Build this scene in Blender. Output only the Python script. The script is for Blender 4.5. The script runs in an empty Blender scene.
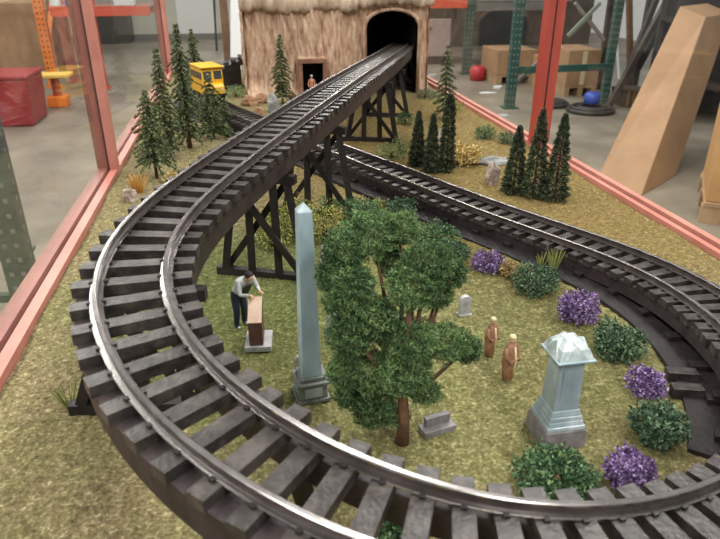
import bpy, math, random
import numpy as np
from mathutils import Vector, Matrix
rng = np.random.default_rng(7); random.seed(7)
S = bpy.context.scene; COL = S.collection
PI = math.pi
# ------------------------------------------------------------------ camera
CAMZ = 1.2; FPX = 633.0; TH = math.radians(25.6); YAW = math.radians(10.3)
H_ = np.array([math.sin(YAW), math.cos(YAW), 0]); R_ = np.array([math.cos(YAW), -math.sin(YAW), 0]); U_ = np.array([0, 0, 1.])
FW = H_*math.cos(TH)-U_*math.sin(TH); CU = H_*math.sin(TH)+U_*math.cos(TH)
cd = bpy.data.cameras.new('camera'); cam = bpy.data.objects.new('camera', cd); COL.objects.link(cam)
cam.location = (0, 0, CAMZ); cam.rotation_euler = (PI/2-TH, 0, -YAW)
cd.sensor_width = 36; cd.lens = FPX/720*36; cd.clip_start = 0.01; cd.clip_end = 100
cd.dof.use_dof = True; cd.dof.focus_distance = 0.75; cd.dof.aperture_fstop = 15
S.camera = cam
ZG = 0.845                                    # level of the layout's ground
def ray(px, py): return FW+R_*((px-360)/FPX)-CU*((py-269.5)/FPX)
def at(px, py, z=ZG):                          # point of the view ray at height z
    d = ray(px, py); p = d*((z-CAMZ)/d[2]); return np.array([p[0], p[1], z])
def aty(px, py, y):
    d = ray(px, py); p = d*(y/d[1]); return np.array([p[0], p[1], p[2]+CAMZ])
def proj_(P_):
    q = np.array([P_[0], P_[1], P_[2]-CAMZ]); z = q@FW
    return None if z <= 0 else (360+FPX*(q@R_)/z, 269.5-FPX*(q@CU)/z)
def vtop(B, py):                               # height above B whose image row is py
    k = FPX*CU+(py-269.5)*FW; return -(B[0]*k[0]+B[1]*k[1])/k[2]+CAMZ-B[2]
# ------------------------------------------------------------------ materials
def lin(c): return tuple((x/12.92 if x <= .04045 else ((x+.055)/1.055)**2.4) for x in c)
def rgb(r, g, b): return lin((r/255, g/255, b/255))+(1,)
def mat(name, c1, c2=None, rough=.6, metal=0, scale=20, bump=0, bscale=None, island=0, detail=4, stretch=None, c3=None, spec=.5, coat=0, trans=0):
    m = bpy.data.materials.new(name); m.use_nodes = True; nt = m.node_tree; N = nt.nodes; L = nt.links
    b = N['Principled BSDF']; b.inputs['Roughness'].default_value = rough; b.inputs['Metallic'].default_value = metal
    b.inputs['Specular IOR Level'].default_value = spec; b.inputs['Coat Weight'].default_value = coat
    b.inputs['Base Color'].default_value = c1
    tc = N.new('ShaderNodeTexCoord'); mp = N.new('ShaderNodeMapping'); L.new(tc.outputs['Object'], mp.inputs[0])
    if stretch: mp.inputs['Scale'].default_value = stretch
    if c2:
        n = N.new('ShaderNodeTexNoise'); n.inputs['Scale'].default_value = scale; n.inputs['Detail'].default_value = detail
        n.inputs['Roughness'].default_value = .65; L.new(mp.outputs[0], n.inputs['Vector'])
        r = N.new('ShaderNodeValToRGB'); r.color_ramp.elements[0].position = .33; r.color_ramp.elements[1].position = .67
        r.color_ramp.elements[0].color = c1; r.color_ramp.elements[1].color = c2
        if c3: e = r.color_ramp.elements.new(.5); e.color = c3
        fac = n.outputs[0]
        if island:
            g = N.new('ShaderNodeNewGeometry'); mx = N.new('ShaderNodeMath'); mx.operation = 'MULTIPLY_ADD'
            L.new(g.outputs['Random Per Island'], mx.inputs[0]); mx.inputs[1].default_value = island
            ad = N.new('ShaderNodeMath'); ad.operation = 'SUBTRACT'; L.new(n.outputs[0], ad.inputs[0]); ad.inputs[1].default_value = island/2
            L.new(ad.outputs[0], mx.inputs[2]); fac = mx.outputs[0]
        L.new(fac, r.inputs[0]); L.new(r.outputs[0], b.inputs['Base Color'])
    if bump:
        n2 = N.new('ShaderNodeTexNoise'); n2.inputs['Scale'].default_value = bscale or scale*3; n2.inputs['Detail'].default_value = 3
        L.new(mp.outputs[0], n2.inputs['Vector'])
        bp = N.new('ShaderNodeBump'); bp.inputs['Strength'].default_value = bump; bp.inputs['Distance'].default_value = .002
        L.new(n2.outputs[0], bp.inputs['Height']); L.new(bp.outputs[0], b.inputs['Normal'])
    return m
M = {}
M['tie'] = mat('stained_tie_wood', rgb(36, 33, 31), rgb(80, 74, 69), .38, scale=60, bump=.3, bscale=300, c3=rgb(55, 50, 48))
M['trestle'] = mat('dark_trestle_wood', rgb(20, 16, 17), rgb(44, 37, 37), .55, scale=40, bump=.3, bscale=200)
M['stringer'] = mat('brown_stringer_wood', rgb(34, 27, 28), rgb(60, 50, 50), .5, scale=40, bump=.3, bscale=200)
M['rail'] = mat('nickel_rail', rgb(150, 145, 142), rgb(185, 180, 178), .26, metal=1, scale=60)
M['railweb'] = mat('weathered_rail_web', rgb(58, 50, 48), rgb(86, 76, 73), .42, metal=.3, scale=60)
M['spike'] = mat('black_plastic', rgb(38, 34, 34), None, .4)
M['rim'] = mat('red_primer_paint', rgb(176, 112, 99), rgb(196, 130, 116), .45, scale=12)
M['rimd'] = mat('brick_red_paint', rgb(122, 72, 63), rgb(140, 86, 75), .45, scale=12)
M['gasket'] = mat('dark_gasket', rgb(48, 26, 26), None, .6)
M['rust'] = mat('orange_red_paint', rgb(160, 62, 50), rgb(174, 74, 60), .45, scale=6)
M['spruce'] = mat('spruce_needles', rgb(48, 60, 40), rgb(138, 148, 100), .7, scale=60, island=.6, c3=rgb(82, 98, 64))
M['pine'] = mat('dark_pine_bristles', rgb(32, 42, 32), rgb(92, 104, 70), .75, scale=90, island=.55, c3=rgb(54, 66, 46))
M['bark'] = mat('bark', rgb(82, 56, 40), rgb(120, 86, 62), .8, scale=80, bump=.5)
M['leaf'] = mat('deciduous_foliage', rgb(36, 60, 32), rgb(122, 148, 92), .85, scale=26, island=.4, c3=rgb(72, 104, 58))
def bushmat(n, a, b, c): return mat(n, rgb(*a), rgb(*b), .8, scale=70, island=.6, c3=rgb(*c))
M['b_green'] = bushmat('green_foam', (42, 70, 42), (108, 138, 92), (68, 102, 64))
M['b_dark'] = bushmat('dark_green_foam', (40, 64, 46), (104, 130, 96), (66, 94, 68))
M['b_yel'] = bushmat('yellow_green_foam', (76, 88, 36), (182, 180, 96), (130, 136, 66))
M['b_pur'] = bushmat('purple_flower_foam', (84, 62, 104), (170, 144, 186), (124, 98, 150))
M['b_tan'] = bushmat('tan_foam', (130, 108, 66), (202, 178, 124), (170, 144, 94))
M['b_pink'] = bushmat('peach_foam', (186, 146, 104), (232, 198, 158), (212, 174, 132))
M['b_sage'] = bushmat('sage_foam', (84, 112, 70), (160, 178, 120), (122, 146, 96))
M['straw'] = bushmat('straw_grass', (150, 128, 72), (222, 196, 130), (190, 166, 104))
M['tuft'] = bushmat('yellow_green_grass', (110, 124, 62), (176, 180, 108), (144, 152, 84))
M['ostraw'] = bushmat('orange_grass', (168, 116, 44), (224, 178, 100), (200, 148, 70))
M['patina'] = mat('blue_green_patina', rgb(124, 148, 156), rgb(196, 210, 214), .3, scale=14, stretch=(1, 1, .35), c3=rgb(158, 180, 188), bump=.1)
M['patina2'] = mat('pale_patina', rgb(124, 138, 146), rgb(200, 212, 216), .28, scale=22, stretch=(1, 1, .5), c3=rgb(148, 166, 170), coat=.3)
M['pewter'] = mat('grey_stone', rgb(104, 110, 106), rgb(150, 156, 150), .5, scale=60)
M['stone'] = mat('pale_stone', rgb(150, 150, 152), rgb(200, 200, 200), .6, scale=90)
M['greystone'] = mat('mid_grey_stone', rgb(96, 92, 94), rgb(140, 134, 136), .5, scale=90)
M['rock'] = mat('speckled_rock', rgb(112, 92, 80), rgb(212, 200, 188), .8, scale=70, bump=.6, c3=rgb(166, 150, 138))
M['rockred'] = mat('reddish_rock', rgb(110, 76, 56), rgb(176, 136, 104), .8, scale=60, bump=.6)
M['rockgrey'] = mat('grey_boulder', rgb(96, 98, 98), rgb(158, 160, 158), .8, scale=60, bump=.6)
M['red_stone'] = mat('red_brown_stone', rgb(92, 62, 56), rgb(122, 86, 76), .5, scale=80)
M['tan_stone'] = mat('tan_stone', rgb(206, 176, 152), rgb(226, 200, 178), .6, scale=80)
M['skin'] = mat('skin_paint', rgb(214, 172, 142), None, .6)
M['shirt'] = mat('pale_grey_shirt', rgb(186, 192, 192), rgb(208, 212, 212), .7, scale=200)
M['apron'] = mat('dark_apron', rgb(58, 50, 50), None, .7)
M['pants'] = mat('dark_blue_trousers', rgb(40, 48, 66), None, .7)
M['hair'] = mat('dark_brown_hair', rgb(46, 34, 30), None, .7)
M['robe'] = mat('brown_robe', rgb(120, 82, 58), rgb(158, 118, 90), .55, scale=120)
M['cream'] = mat('cream_paint', rgb(210, 194, 154), None, .5)
M['peach'] = mat('peach_shirt', rgb(206, 146, 120), None, .6)
M['bus'] = mat('school_bus_yellow', rgb(216, 164, 32), rgb(226, 178, 44), .35, scale=20)
M['glassdark'] = mat('dark_window', rgb(58, 62, 66), None, .15)
M['black'] = mat('black', rgb(20, 19, 20), None, .6)
M['concrete'] = mat('shop_concrete', rgb(108, 101, 90), rgb(152, 143, 129), .42, scale=1.3, detail=8, c3=rgb(130, 122, 110), bump=.05, bscale=20)
M['wall'] = mat('painted_block_wall', rgb(176, 174, 162), rgb(190, 188, 176), .8, scale=.7)
M['wallk'] = mat('dark_base_band', rgb(112, 110, 104), None, .7)
M['card'] = mat('cardboard', rgb(150, 118, 88), rgb(166, 132, 100), .75, scale=4)
M['card2'] = mat('orange_cardboard', rgb(176, 134, 86), rgb(190, 148, 98), .75, scale=4)
M['redbin'] = mat('red_plastic', rgb(140, 34, 44), rgb(158, 50, 58), .4, scale=5)
M['orange'] = mat('orange_rack_paint', rgb(226, 116, 40), rgb(234, 128, 50), .45, scale=8)
M['orbeam'] = mat('red_orange_beam_paint', rgb(206, 76, 50), rgb(218, 92, 64), .45, scale=8)
M['green'] = mat('dark_green_rack_paint', rgb(34, 70, 64), rgb(46, 84, 76), .5, scale=8)
M['dgreen'] = mat('grey_green_rack_paint', rgb(62, 74, 66), rgb(84, 94, 84), .5, scale=8)
M['palegreen'] = mat('pale_green_paint', rgb(110, 124, 112), None, .6)
M['wood'] = mat('pallet_wood', rgb(150, 122, 92), rgb(184, 154, 120), .75, scale=10, stretch=(1, 1, .3))
M['brownboard'] = mat('brown_board', rgb(92, 66, 46), rgb(122, 92, 68), .7, scale=6)
M['white'] = mat('white_paint', rgb(226, 228, 230), None, .6)
M['pinkgrey'] = mat('pinkish_grey_panel', rgb(170, 150, 146), rgb(182, 164, 160), .6, scale=3)
M['darkgrey'] = mat('dark_grey_metal', rgb(44, 41, 41), rgb(60, 56, 54), .5, scale=5)
M['midgrey'] = mat('mid_grey_metal', rgb(112, 110, 106), rgb(132, 130, 126), .5, scale=5)
M['pipe'] = mat('brown_grey_pipe', rgb(54, 47, 44), rgb(80, 70, 63), .5, scale=5)
M['bluetape'] = mat('blue_plastic', rgb(44, 76, 168), None, .35)
M['red'] = mat('red_paint', rgb(178, 48, 56), None, .45)
M['grass'] = None
def ground_mat():
    m = bpy.data.materials.new('scenic_turf'); m.use_nodes = True; nt = m.node_tree; N = nt.nodes; L = nt.links
    b = N['Principled BSDF']; b.inputs['Roughness'].default_value = .9; b.inputs['Specular IOR Level'].default_value = .2
    tc = N.new('ShaderNodeTexCoord')
    def noise(s, d=4):
        n = N.new('ShaderNodeTexNoise'); n.inputs['Scale'].default_value = s; n.inputs['Detail'].default_value = d; n.inputs['Roughness'].default_value = .7
        L.new(tc.outputs['Object'], n.inputs['Vector']); return n
    def ramp(src, cs):
        r = N.new('ShaderNodeValToRGB'); e = r.color_ramp.elements
        e[0].position, e[0].color = cs[0]; e[1].position, e[1].color = cs[-1]
        for p, c in cs[1:-1]: x = e.new(p); x.color = c
        L.new(src.outputs[0], r.inputs[0]); return r
    f1 = noise(300, 4); f2 = noise(110, 3); fm = N.new('ShaderNodeMath'); fm.operation = 'MULTIPLY_ADD'; L.new(f1.outputs[0], fm.inputs[0]); fm.inputs[1].default_value = .68
    f3 = N.new('ShaderNodeMath'); f3.operation = 'MULTIPLY'; L.new(f2.outputs[0], f3.inputs[0]); f3.inputs[1].default_value = .36; L.new(f3.outputs[0], fm.inputs[2]); fine = fm
    tan = ramp(fine, [(.3, rgb(52, 44, 30)), (.45, rgb(100, 88, 62)), (.56, rgb(126, 114, 82)), (.72, rgb(194, 182, 144))])
    grn = ramp(fine, [(.3, rgb(46, 50, 26)), (.45, rgb(94, 98, 54)), (.56, rgb(122, 124, 74)), (.72, rgb(192, 186, 128))])
    gold = ramp(fine, [(.3, rgb(64, 46, 20)), (.45, rgb(104, 82, 36)), (.56, rgb(126, 102, 48)), (.72, rgb(176, 154, 92))])
    # green inside the loop, tan on the left border, golden brown beyond the lower track
    def dist(cx, cy, r0, r1):
        v = N.new('ShaderNodeVectorMath'); v.operation = 'DISTANCE'; L.new(tc.outputs['Object'], v.inputs[0]); v.inputs[1].default_value = (cx, cy, ZG)
        big = noise(9, 3); a = N.new('ShaderNodeMath'); a.operation = 'MULTIPLY_ADD'; L.new(big.outputs[0], a.inputs[0]); a.inputs[1].default_value = .22
        L.new(v.outputs['Value'], a.inputs[2]); mr = N.new('ShaderNodeMapRange'); L.new(a.outputs[0], mr.inputs[0])
        mr.inputs[1].default_value = r0; mr.inputs[2].default_value = r1; mr.inputs[3].default_value = 1; mr.inputs[4].default_value = 0; return mr
    def mix(f, a, b_):
        x = N.new('ShaderNodeMix'); x.data_type = 'RGBA'; hf_ = N.new('ShaderNodeMath'); hf_.operation = 'MULTIPLY'; hf_.inputs[1].default_value = .55; L.new(f.outputs[0], hf_.inputs[0]); L.new(hf_.outputs[0], x.inputs[0]); L.new(a.outputs[0], x.inputs[6]); L.new(b_.outputs[0], x.inputs[7])
        class O: outputs = [x.outputs[2]]
        return O
    patch = noise(14, 5); pr = N.new('ShaderNodeMapRange'); L.new(patch.outputs[0], pr.inputs[0]); pr.inputs[1].default_value = .42; pr.inputs[2].default_value = .6
    pr.inputs[4].default_value = .55
    c = mix(pr, tan, grn)
    c = mix(dist(.17, .64, .36, .48), c, grn)
    c = mix(dist(-.02, .72, .22, .38), c, ramp(fine, [(.3, rgb(30, 42, 18)), (.45, rgb(58, 76, 34)), (.56, rgb(78, 96, 44)), (.72, rgb(134, 144, 80))]))
    c = mix(dist(.66, 1.25, .62, .86), c, gold)
    L.new(c.outputs[0], b.inputs['Base Color'])
    bp = N.new('ShaderNodeBump'); bp.inputs['Strength'].default_value = 1; bp.inputs['Distance'].default_value = .0025
    L.new(fine.outputs[0], bp.inputs['Height']); L.new(bp.outputs[0], b.inputs['Normal'])
    return m
M['grass'] = ground_mat()
def glass_mat():
    m = bpy.data.materials.new('case_glass'); m.use_nodes = True; nt = m.node_tree; N = nt.nodes; L = nt.links
    N.remove(N['Principled BSDF']); t = N.new('ShaderNodeBsdfTransparent'); t.inputs[0].default_value = (.97, .98, .97, 1)
    g = N.new('ShaderNodeBsdfGlossy'); g.inputs['Roughness'].default_value = .01; f = N.new('ShaderNodeFresnel'); geo = N.new('ShaderNodeNewGeometry'); mr = N.new('ShaderNodeMapRange'); mr.inputs[3].default_value = 1.45; mr.inputs[4].default_value = 1/1.45; L.new(geo.outputs['Backfacing'], mr.inputs[0]); L.new(mr.outputs[0], f.inputs[0])
    x = N.new('ShaderNodeMixShader'); hf_ = N.new('ShaderNodeMath'); hf_.operation = 'MULTIPLY'; hf_.inputs[1].default_value = .55; L.new(f.outputs[0], hf_.inputs[0]); L.new(hf_.outputs[0], x.inputs[0]); L.new(t.outputs[0], x.inputs[1]); L.new(g.outputs[0], x.inputs[2])
    L.new(x.outputs[0], N['Material Output'].inputs[0]); return m
M['glass'] = glass_mat()
# ------------------------------------------------------------------ object helpers
def thing(name, label, cat, loc=(0, 0, 0), rz=0, group=None):
    o = bpy.data.objects.new(name, None); COL.objects.link(o); o.empty_display_size = .02
    o.location = tuple(float(v) for v in loc); o.rotation_euler = (0, 0, rz); o['label'] = label; o['category'] = cat
    if group: o['group'] = group
    return o
def tag(o, label, cat, group=None):
    o['label'] = label; o['category'] = cat
    if group: o['group'] = group
    return o
def struct(o): o['kind'] = 'structure'; return o
def mesh_obj(name, V, F, m, parent=None, smooth=False, loc=None, mats=None, midx=None):
    me = bpy.data.meshes.new(name); me.from_pydata([tuple(map(float, v)) for v in V] if not isinstance(V, np.ndarray) else V.tolist(), [], F if isinstance(F, list) else F.tolist())
    me.materials.append(m)
    for e in (mats or []): me.materials.append(e)
    if midx is not None: me.polygons.foreach_set('material_index', np.array(midx, dtype=np.int32))
    if smooth: me.polygons.foreach_set('use_smooth', np.ones(len(me.polygons), dtype=bool))
    me.update(); o = bpy.data.objects.new(name, me); COL.objects.link(o)
    if parent is not None: o.parent = parent
    if loc is not None: o.location = tuple(float(v) for v in loc)
    return o
class MB:
    def __init__(s): s.V = []; s.F = []; s.I = []; s.cur = 0
    def add(s, V, F):
        k = len(s.V); s.V += [tuple(map(float, v)) for v in V]; s.F += [tuple(i+k for i in f) for f in F]; s.I += [s.cur]*len(F); return s
    def box(s, c, d, rz=0, mtx=None):
        x, y, z = (v/2 for v in d); V = [(a, b, e) for a in (-x, x) for b in (-y, y) for e in (-z, z)]
        ca, sa = math.cos(rz), math.sin(rz); V = [(c[0]+a*ca-b*sa, c[1]+a*sa+b*ca, c[2]+e) for a, b, e in V]
        return s.add(V, [(0, 1, 3, 2), (4, 6, 7, 5), (0, 4, 5, 1), (2, 3, 7, 6), (0, 2, 6, 4), (1, 5, 7, 3)])
    def bar(s, p, q, w, h=None, upv=(0, 0, 1)):                  # square bar from p to q
        p = np.array(p, float); q = np.array(q, float); h = h or w; t = (q-p)/np.linalg.norm(q-p); u = np.array(upv, float)
        if abs(t@u) > .98: u = np.array([1., 0, 0])
        n = np.cross(u, t); n /= np.linalg.norm(n); b = np.cross(t, n)
        V = [e+n*i*w/2+b*j*h/2 for e in (p, q) for i, j in ((-1, -1), (1, -1), (1, 1), (-1, 1))]
        return s.add(V, [(3, 2, 1, 0), (4, 5, 6, 7), (0, 1, 5, 4), (1, 2, 6, 5), (2, 3, 7, 6), (3, 0, 4, 7)])
    def tube(s, pts, rad, n=8):
        pts = [np.array(p, float) for p in pts]; rad = rad if hasattr(rad, '__len__') else [rad]*len(pts); V = []; F = []
        for i, p in enumerate(pts):
            t = pts[min(i+1, len(pts)-1)]-pts[max(i-1, 0)]; t /= np.linalg.norm(t)+1e-12
            u = np.array([0, 0, 1.]) if abs(t[2]) < .9 else np.array([1., 0, 0]); a = np.cross(u, t); a /= np.linalg.norm(a); b = np.cross(t, a)
            V += [p+(a*math.cos(2*PI*k/n)+b*math.sin(2*PI*k/n))*rad[i] for k in range(n)]
        for i in range(len(pts)-1):
            for k in range(n): F.append((i*n+k, i*n+(k+1) % n, (i+1)*n+(k+1) % n, (i+1)*n+k))
        F.append(tuple(range(n-1, -1, -1))); F.append(tuple((len(pts)-1)*n+k for k in range(n)))
        return s.add(V, F)
    def prism(s, poly, a0, a1, axis=1):                       # polygon (u,v) extruded along axis
        n = len(poly); V = []
        for a in (a0, a1):
            for u, v in poly: V.append({0: (a, u, v), 1: (u, a, v), 2: (u, v, a)}[axis])
        F = [tuple(range(n)), tuple(range(2*n-1, n-1, -1))]+[(i, i+n, (i+1) % n+n, (i+1) % n) for i in range(n)]
        return s.add(V, F)
    def hexa(s, P): return s.add(P, [(3, 2, 1, 0), (4, 5, 6, 7), (0, 1, 5, 4), (1, 2, 6, 5), (2, 3, 7, 6), (3, 0, 4, 7)])   # 4 bottom, 4 top
    def frus(s, c, w0, w1, z0, z1, d0=None, d1=None, rz=0):
        d0 = d0 or w0; d1 = d1 or w1; ca, sa = math.cos(rz), math.sin(rz); P = []
        for w, d, z in ((w0, d0, z0), (w1, d1, z1)):
            for i, j in ((-1, -1), (1, -1), (1, 1), (-1, 1)):
                x, y = i*w/2, j*d/2; P.append((c[0]+x*ca-y*sa, c[1]+x*sa+y*ca, z))
        return s.hexa(P)
    def build(s, name, m, parent=None, smooth=False, off=None, bevel=0, mats=None):
        V = np.array(s.V);
        if off is not None: V = V-np.array(off)
        o = mesh_obj(name, V, s.F, m, parent, smooth, mats=mats, midx=s.I if mats else None)
        if bevel: b = o.modifiers.new('bevel', 'BEVEL'); b.width = bevel; b.segments = 2; b.limit_method = 'ANGLE'
        return o
def copy_tree(o, loc, rz=None, label=None, scale=None):
    c = o.copy(); COL.objects.link(c); c.location = tuple(float(v) for v in loc)
    if rz is not None: c.rotation_euler = (0, 0, rz)
    if label: c['label'] = label
    if scale: c.scale = scale
    for ch in list(o.children):
        d = ch.copy(); COL.objects.link(d); d.parent = c
        for g in list(ch.children): e = g.copy(); COL.objects.link(e); e.parent = d
    return c
# ------------------------------------------------------------------ shop floor and walls
fl = MB(); fl.box((1, 6.1, -.05), (12, 13.2, .1)); struct(fl.build('floor', M['concrete']))
w = MB(); w.box((1, 12.6, 1.9), (12, .1, 4)); struct(w.build('wall_back', M['wall']))
w = MB(); w.box((1, 12.535, .05), (12, .03, .1)); struct(w.build('baseboard_back', M['wallk']))
# ------------------------------------------------------------------ display case
XL, XR, YF, YB = -.278, .643, 0.02, 2.5
case = thing('display_case', 'red-framed glass display case holding the model railway layout', 'display case', (.18, 1.26, 0))
co = (.18, 1.26, 0)
c = MB(); c.box(((XL+XR)/2, (YF+YB)/2, .41), (XR-XL-.01, YB-YF-.01, .82)); c.build('cabinet_body', M['rimd'], case, off=co)
def rim(x0, x1, y0, y1, n):
    o = MB(); o.box(((x0+x1)/2, (y0+y1)/2, .836), (x1-x0, y1-y0, .032)); return o
for sx, x in ((-1, XL), (1, XR)):
    if sx > 0:
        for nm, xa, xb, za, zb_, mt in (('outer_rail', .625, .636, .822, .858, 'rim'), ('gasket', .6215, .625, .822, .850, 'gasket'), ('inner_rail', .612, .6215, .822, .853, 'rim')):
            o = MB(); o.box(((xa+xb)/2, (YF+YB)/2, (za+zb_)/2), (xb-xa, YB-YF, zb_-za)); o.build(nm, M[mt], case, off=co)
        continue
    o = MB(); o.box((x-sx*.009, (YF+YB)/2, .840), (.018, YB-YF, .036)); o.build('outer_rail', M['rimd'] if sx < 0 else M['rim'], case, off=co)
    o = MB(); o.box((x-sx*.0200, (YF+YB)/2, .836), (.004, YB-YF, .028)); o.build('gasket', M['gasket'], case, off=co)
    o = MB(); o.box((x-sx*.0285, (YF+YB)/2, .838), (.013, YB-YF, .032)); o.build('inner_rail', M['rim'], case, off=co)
o = MB(); o.box(((XL+XR)/2, YB+.010, .832), (XR-XL, .02, .026)); o.build('back_rail', M['trestle'], case, off=co)
o = MB(); o.box(((XL+XR)/2, YF-.018, .840), (XR-XL, .036, .036)); o.build('front_rail', M['rimd'], case, off=co)
ZT = 1.62
def post(x, y, sx, ma, mb):
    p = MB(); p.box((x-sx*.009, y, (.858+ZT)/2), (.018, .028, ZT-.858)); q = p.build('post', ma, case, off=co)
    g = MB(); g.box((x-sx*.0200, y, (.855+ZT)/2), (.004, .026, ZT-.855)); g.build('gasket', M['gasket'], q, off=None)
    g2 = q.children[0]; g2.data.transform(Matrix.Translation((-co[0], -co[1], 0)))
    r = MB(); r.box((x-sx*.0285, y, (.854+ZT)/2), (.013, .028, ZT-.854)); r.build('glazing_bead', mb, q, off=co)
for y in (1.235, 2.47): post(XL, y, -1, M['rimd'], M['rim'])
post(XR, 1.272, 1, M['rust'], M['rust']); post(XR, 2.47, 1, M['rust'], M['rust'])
for sx, x in ((-1, XL), (1, XR)):
    o = MB(); o.box((x-sx*.018, (YF+YB)/2, ZT+.015), (.036, YB-YF, .03)); o.build('top_rail', M['rimd'], case, off=co)
for x, yy in ((XL+.02, (YF+.018, 1.217)), (XL+.02, (1.253, 2.452)), (XR-.02, (YF+.018, 1.254)), (XR-.02, (1.290, 2.452))):
    g = MB(); g.box((x, (yy[0]+yy[1])/2, (.852+ZT)/2), (.003, yy[1]-yy[0], ZT-.852)); g.build('glass_pane', M['glass'], case, off=co)
g = MB(); g.box(((XL+XR)/2, YB+.015, (.845+ZT)/2), (XR-XL-.04, .003, ZT-.845)); g.build('glass_pane', M['glass'], case, off=co)
# ------------------------------------------------------------------ ground of the layout
def gz(x, y):
    return ZG + .0016*math.sin(x*23+1)*math.cos(y*17) + .0009*math.sin(x*61+y*43)
nx, ny = 190, 500
xs = np.linspace(XL+.036, .6115, nx); ys = np.linspace(YF+.002, YB-.002, ny); X, Y = np.meshgrid(xs, ys)
Zt = ZG+.0016*np.sin(X*23+1)*np.cos(Y*17)+.0009*np.sin(X*61+Y*43)+rng.normal(0, .0005, X.shape)
top = np.stack([X, Y, Zt], -1).reshape(-1, 3); ii = np.arange((ny-1)*nx).reshape(ny-1, nx)[:, :-1].ravel()
Fg = np.stack([ii, ii+1, ii+nx+1, ii+nx], 1).tolist(); k = len(top)
ring = [j for j in range(nx)]+[j*nx+nx-1 for j in range(1, ny)]+[(ny-1)*nx+j for j in range(nx-2, -1, -1)]+[j*nx for j in range(ny-2, 0, -1)]
bot = top[ring].copy(); bot[:, 2] = .822; V = np.vstack([top, bot])
for a in range(len(ring)):
    b = (a+1) % len(ring); Fg.append([ring[a], k+a, k+b, ring[b]])
Fg.append([k+a for a in range(len(ring))][::-1])
mesh_obj('ground', V, Fg, M['grass'], smooth=False)['kind'] = 'structure'
# ------------------------------------------------------------------ railway
RG = .047
def bspl(C, n=24):
    C = np.array(C); out = []
    for i in range(len(C)-3):
        t = np.linspace(0, 1, n, endpoint=False)[:, None]; p = C[i:i+4]
        out.append(((1-t)**3*p[0]+(3*t**3-6*t**2+4)*p[1]+(-3*t**3+3*t**2+3*t+1)*p[2]+t**3*p[3])/6)
    return np.concatenate(out)
CP = [[0.1334, 1.004, -0.1694], [0.075, 0.8727, -0.1713], [0.0203, 0.7465, -0.1739], [-0.0326, 0.6301, -0.1785], [-0.0797, 0.5256, -0.1857], [-0.0958, 0.4272, -0.1954], [-0.0644, 0.3289, -0.2088], [0.0037, 0.2454, -0.2246], [0.1003, 0.1931, -0.2422], [0.2172, 0.1939, -0.26], [0.3318, 0.2425, -0.2776], [0.4169, 0.3374, -0.2936], [0.4632, 0.4606, -0.3066], [0.4686, 0.5891, -0.315], [0.422, 0.7082, -0.3197], [0.3511, 0.8338, -0.3206], [0.282, 0.9793, -0.3188], [0.2059, 1.1361, -0.3173], [0.1242, 1.2989, -0.3161], [0.0379, 1.4633, -0.3157], [-0.0417, 1.6319, -0.3152], [-0.108, 1.8062, -0.3147], [-0.1598, 1.9853, -0.3141], [-0.1967, 2.1681, -0.3136], [-0.2186, 2.3537, -0.3131]]
CP = [[a, b, z+CAMZ] for a, b, z in CP]
UPP = [(410, 36, .975), (403, 40.5, .983), (397, 45.5, .994), (387, 52, 1.008), (373, 60, 1.019), (353, 72, 1.027)]
CP = [list(at(*p)) for p in UPP]+CP
P = bspl(CP); sar = np.r_[0, np.cumsum(np.linalg.norm(np.diff(P, axis=0), axis=1))]
def pt(s): return np.array([np.interp(s, sar, P[:, k]) for k in range(3)])
def fr(s):
    a, b = pt(s-.004), pt(s+.004); t = b-a; t /= np.linalg.norm(t); n = np.array([-t[1], t[0], 0]); n /= np.linalg.norm(n); return pt(s), t, n
def sfind(x, y): return sar[((P[:, 0]-x)**2+(P[:, 1]-y)**2).argmin()]
S0 = sfind(*P[0][:2])+.01; SJ = sfind(.36, .28); SE = sar[-1]-.01       # tunnel end, joint, far left end
S_end = sfind(-.15, 1.95)
def sweep(mb, s0, s1, prof, off, step=.008):
    n = max(2, int((s1-s0)/step)); m_ = len(prof); V = []
    for i in range(n+1):
        p, t, nn = fr(s0+(s1-s0)*i/n); 
        for a, b in prof: q = p+nn*(off+a); V.append((q[0], q[1], q[2]+b))
    F = []
    for i in range(n):
        for k in range(m_): F.append((i*m_+k, (i+1)*m_+k, (i+1)*m_+(k+1) % m_, i*m_+(k+1) % m_))
    F.append(tuple(range(m_-1, -1, -1))); F.append(tuple(n*m_+k for k in range(m_)))
    mb.add(V, F)
RH = .0085
profR = [(-.0044, -RH), (.0044, -RH), (.0044, -RH+.0011), (.0010, -RH+.0016), (.0009, -.0026), (.0018, -.0020), (.0018, -.0005), (.0012, 0), (-.0012, 0), (-.0018, -.0005), (-.0018, -.0020), (-.0009, -.0026), (-.0010, -RH+.0016), (-.0044, -RH+.0011)]
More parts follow.
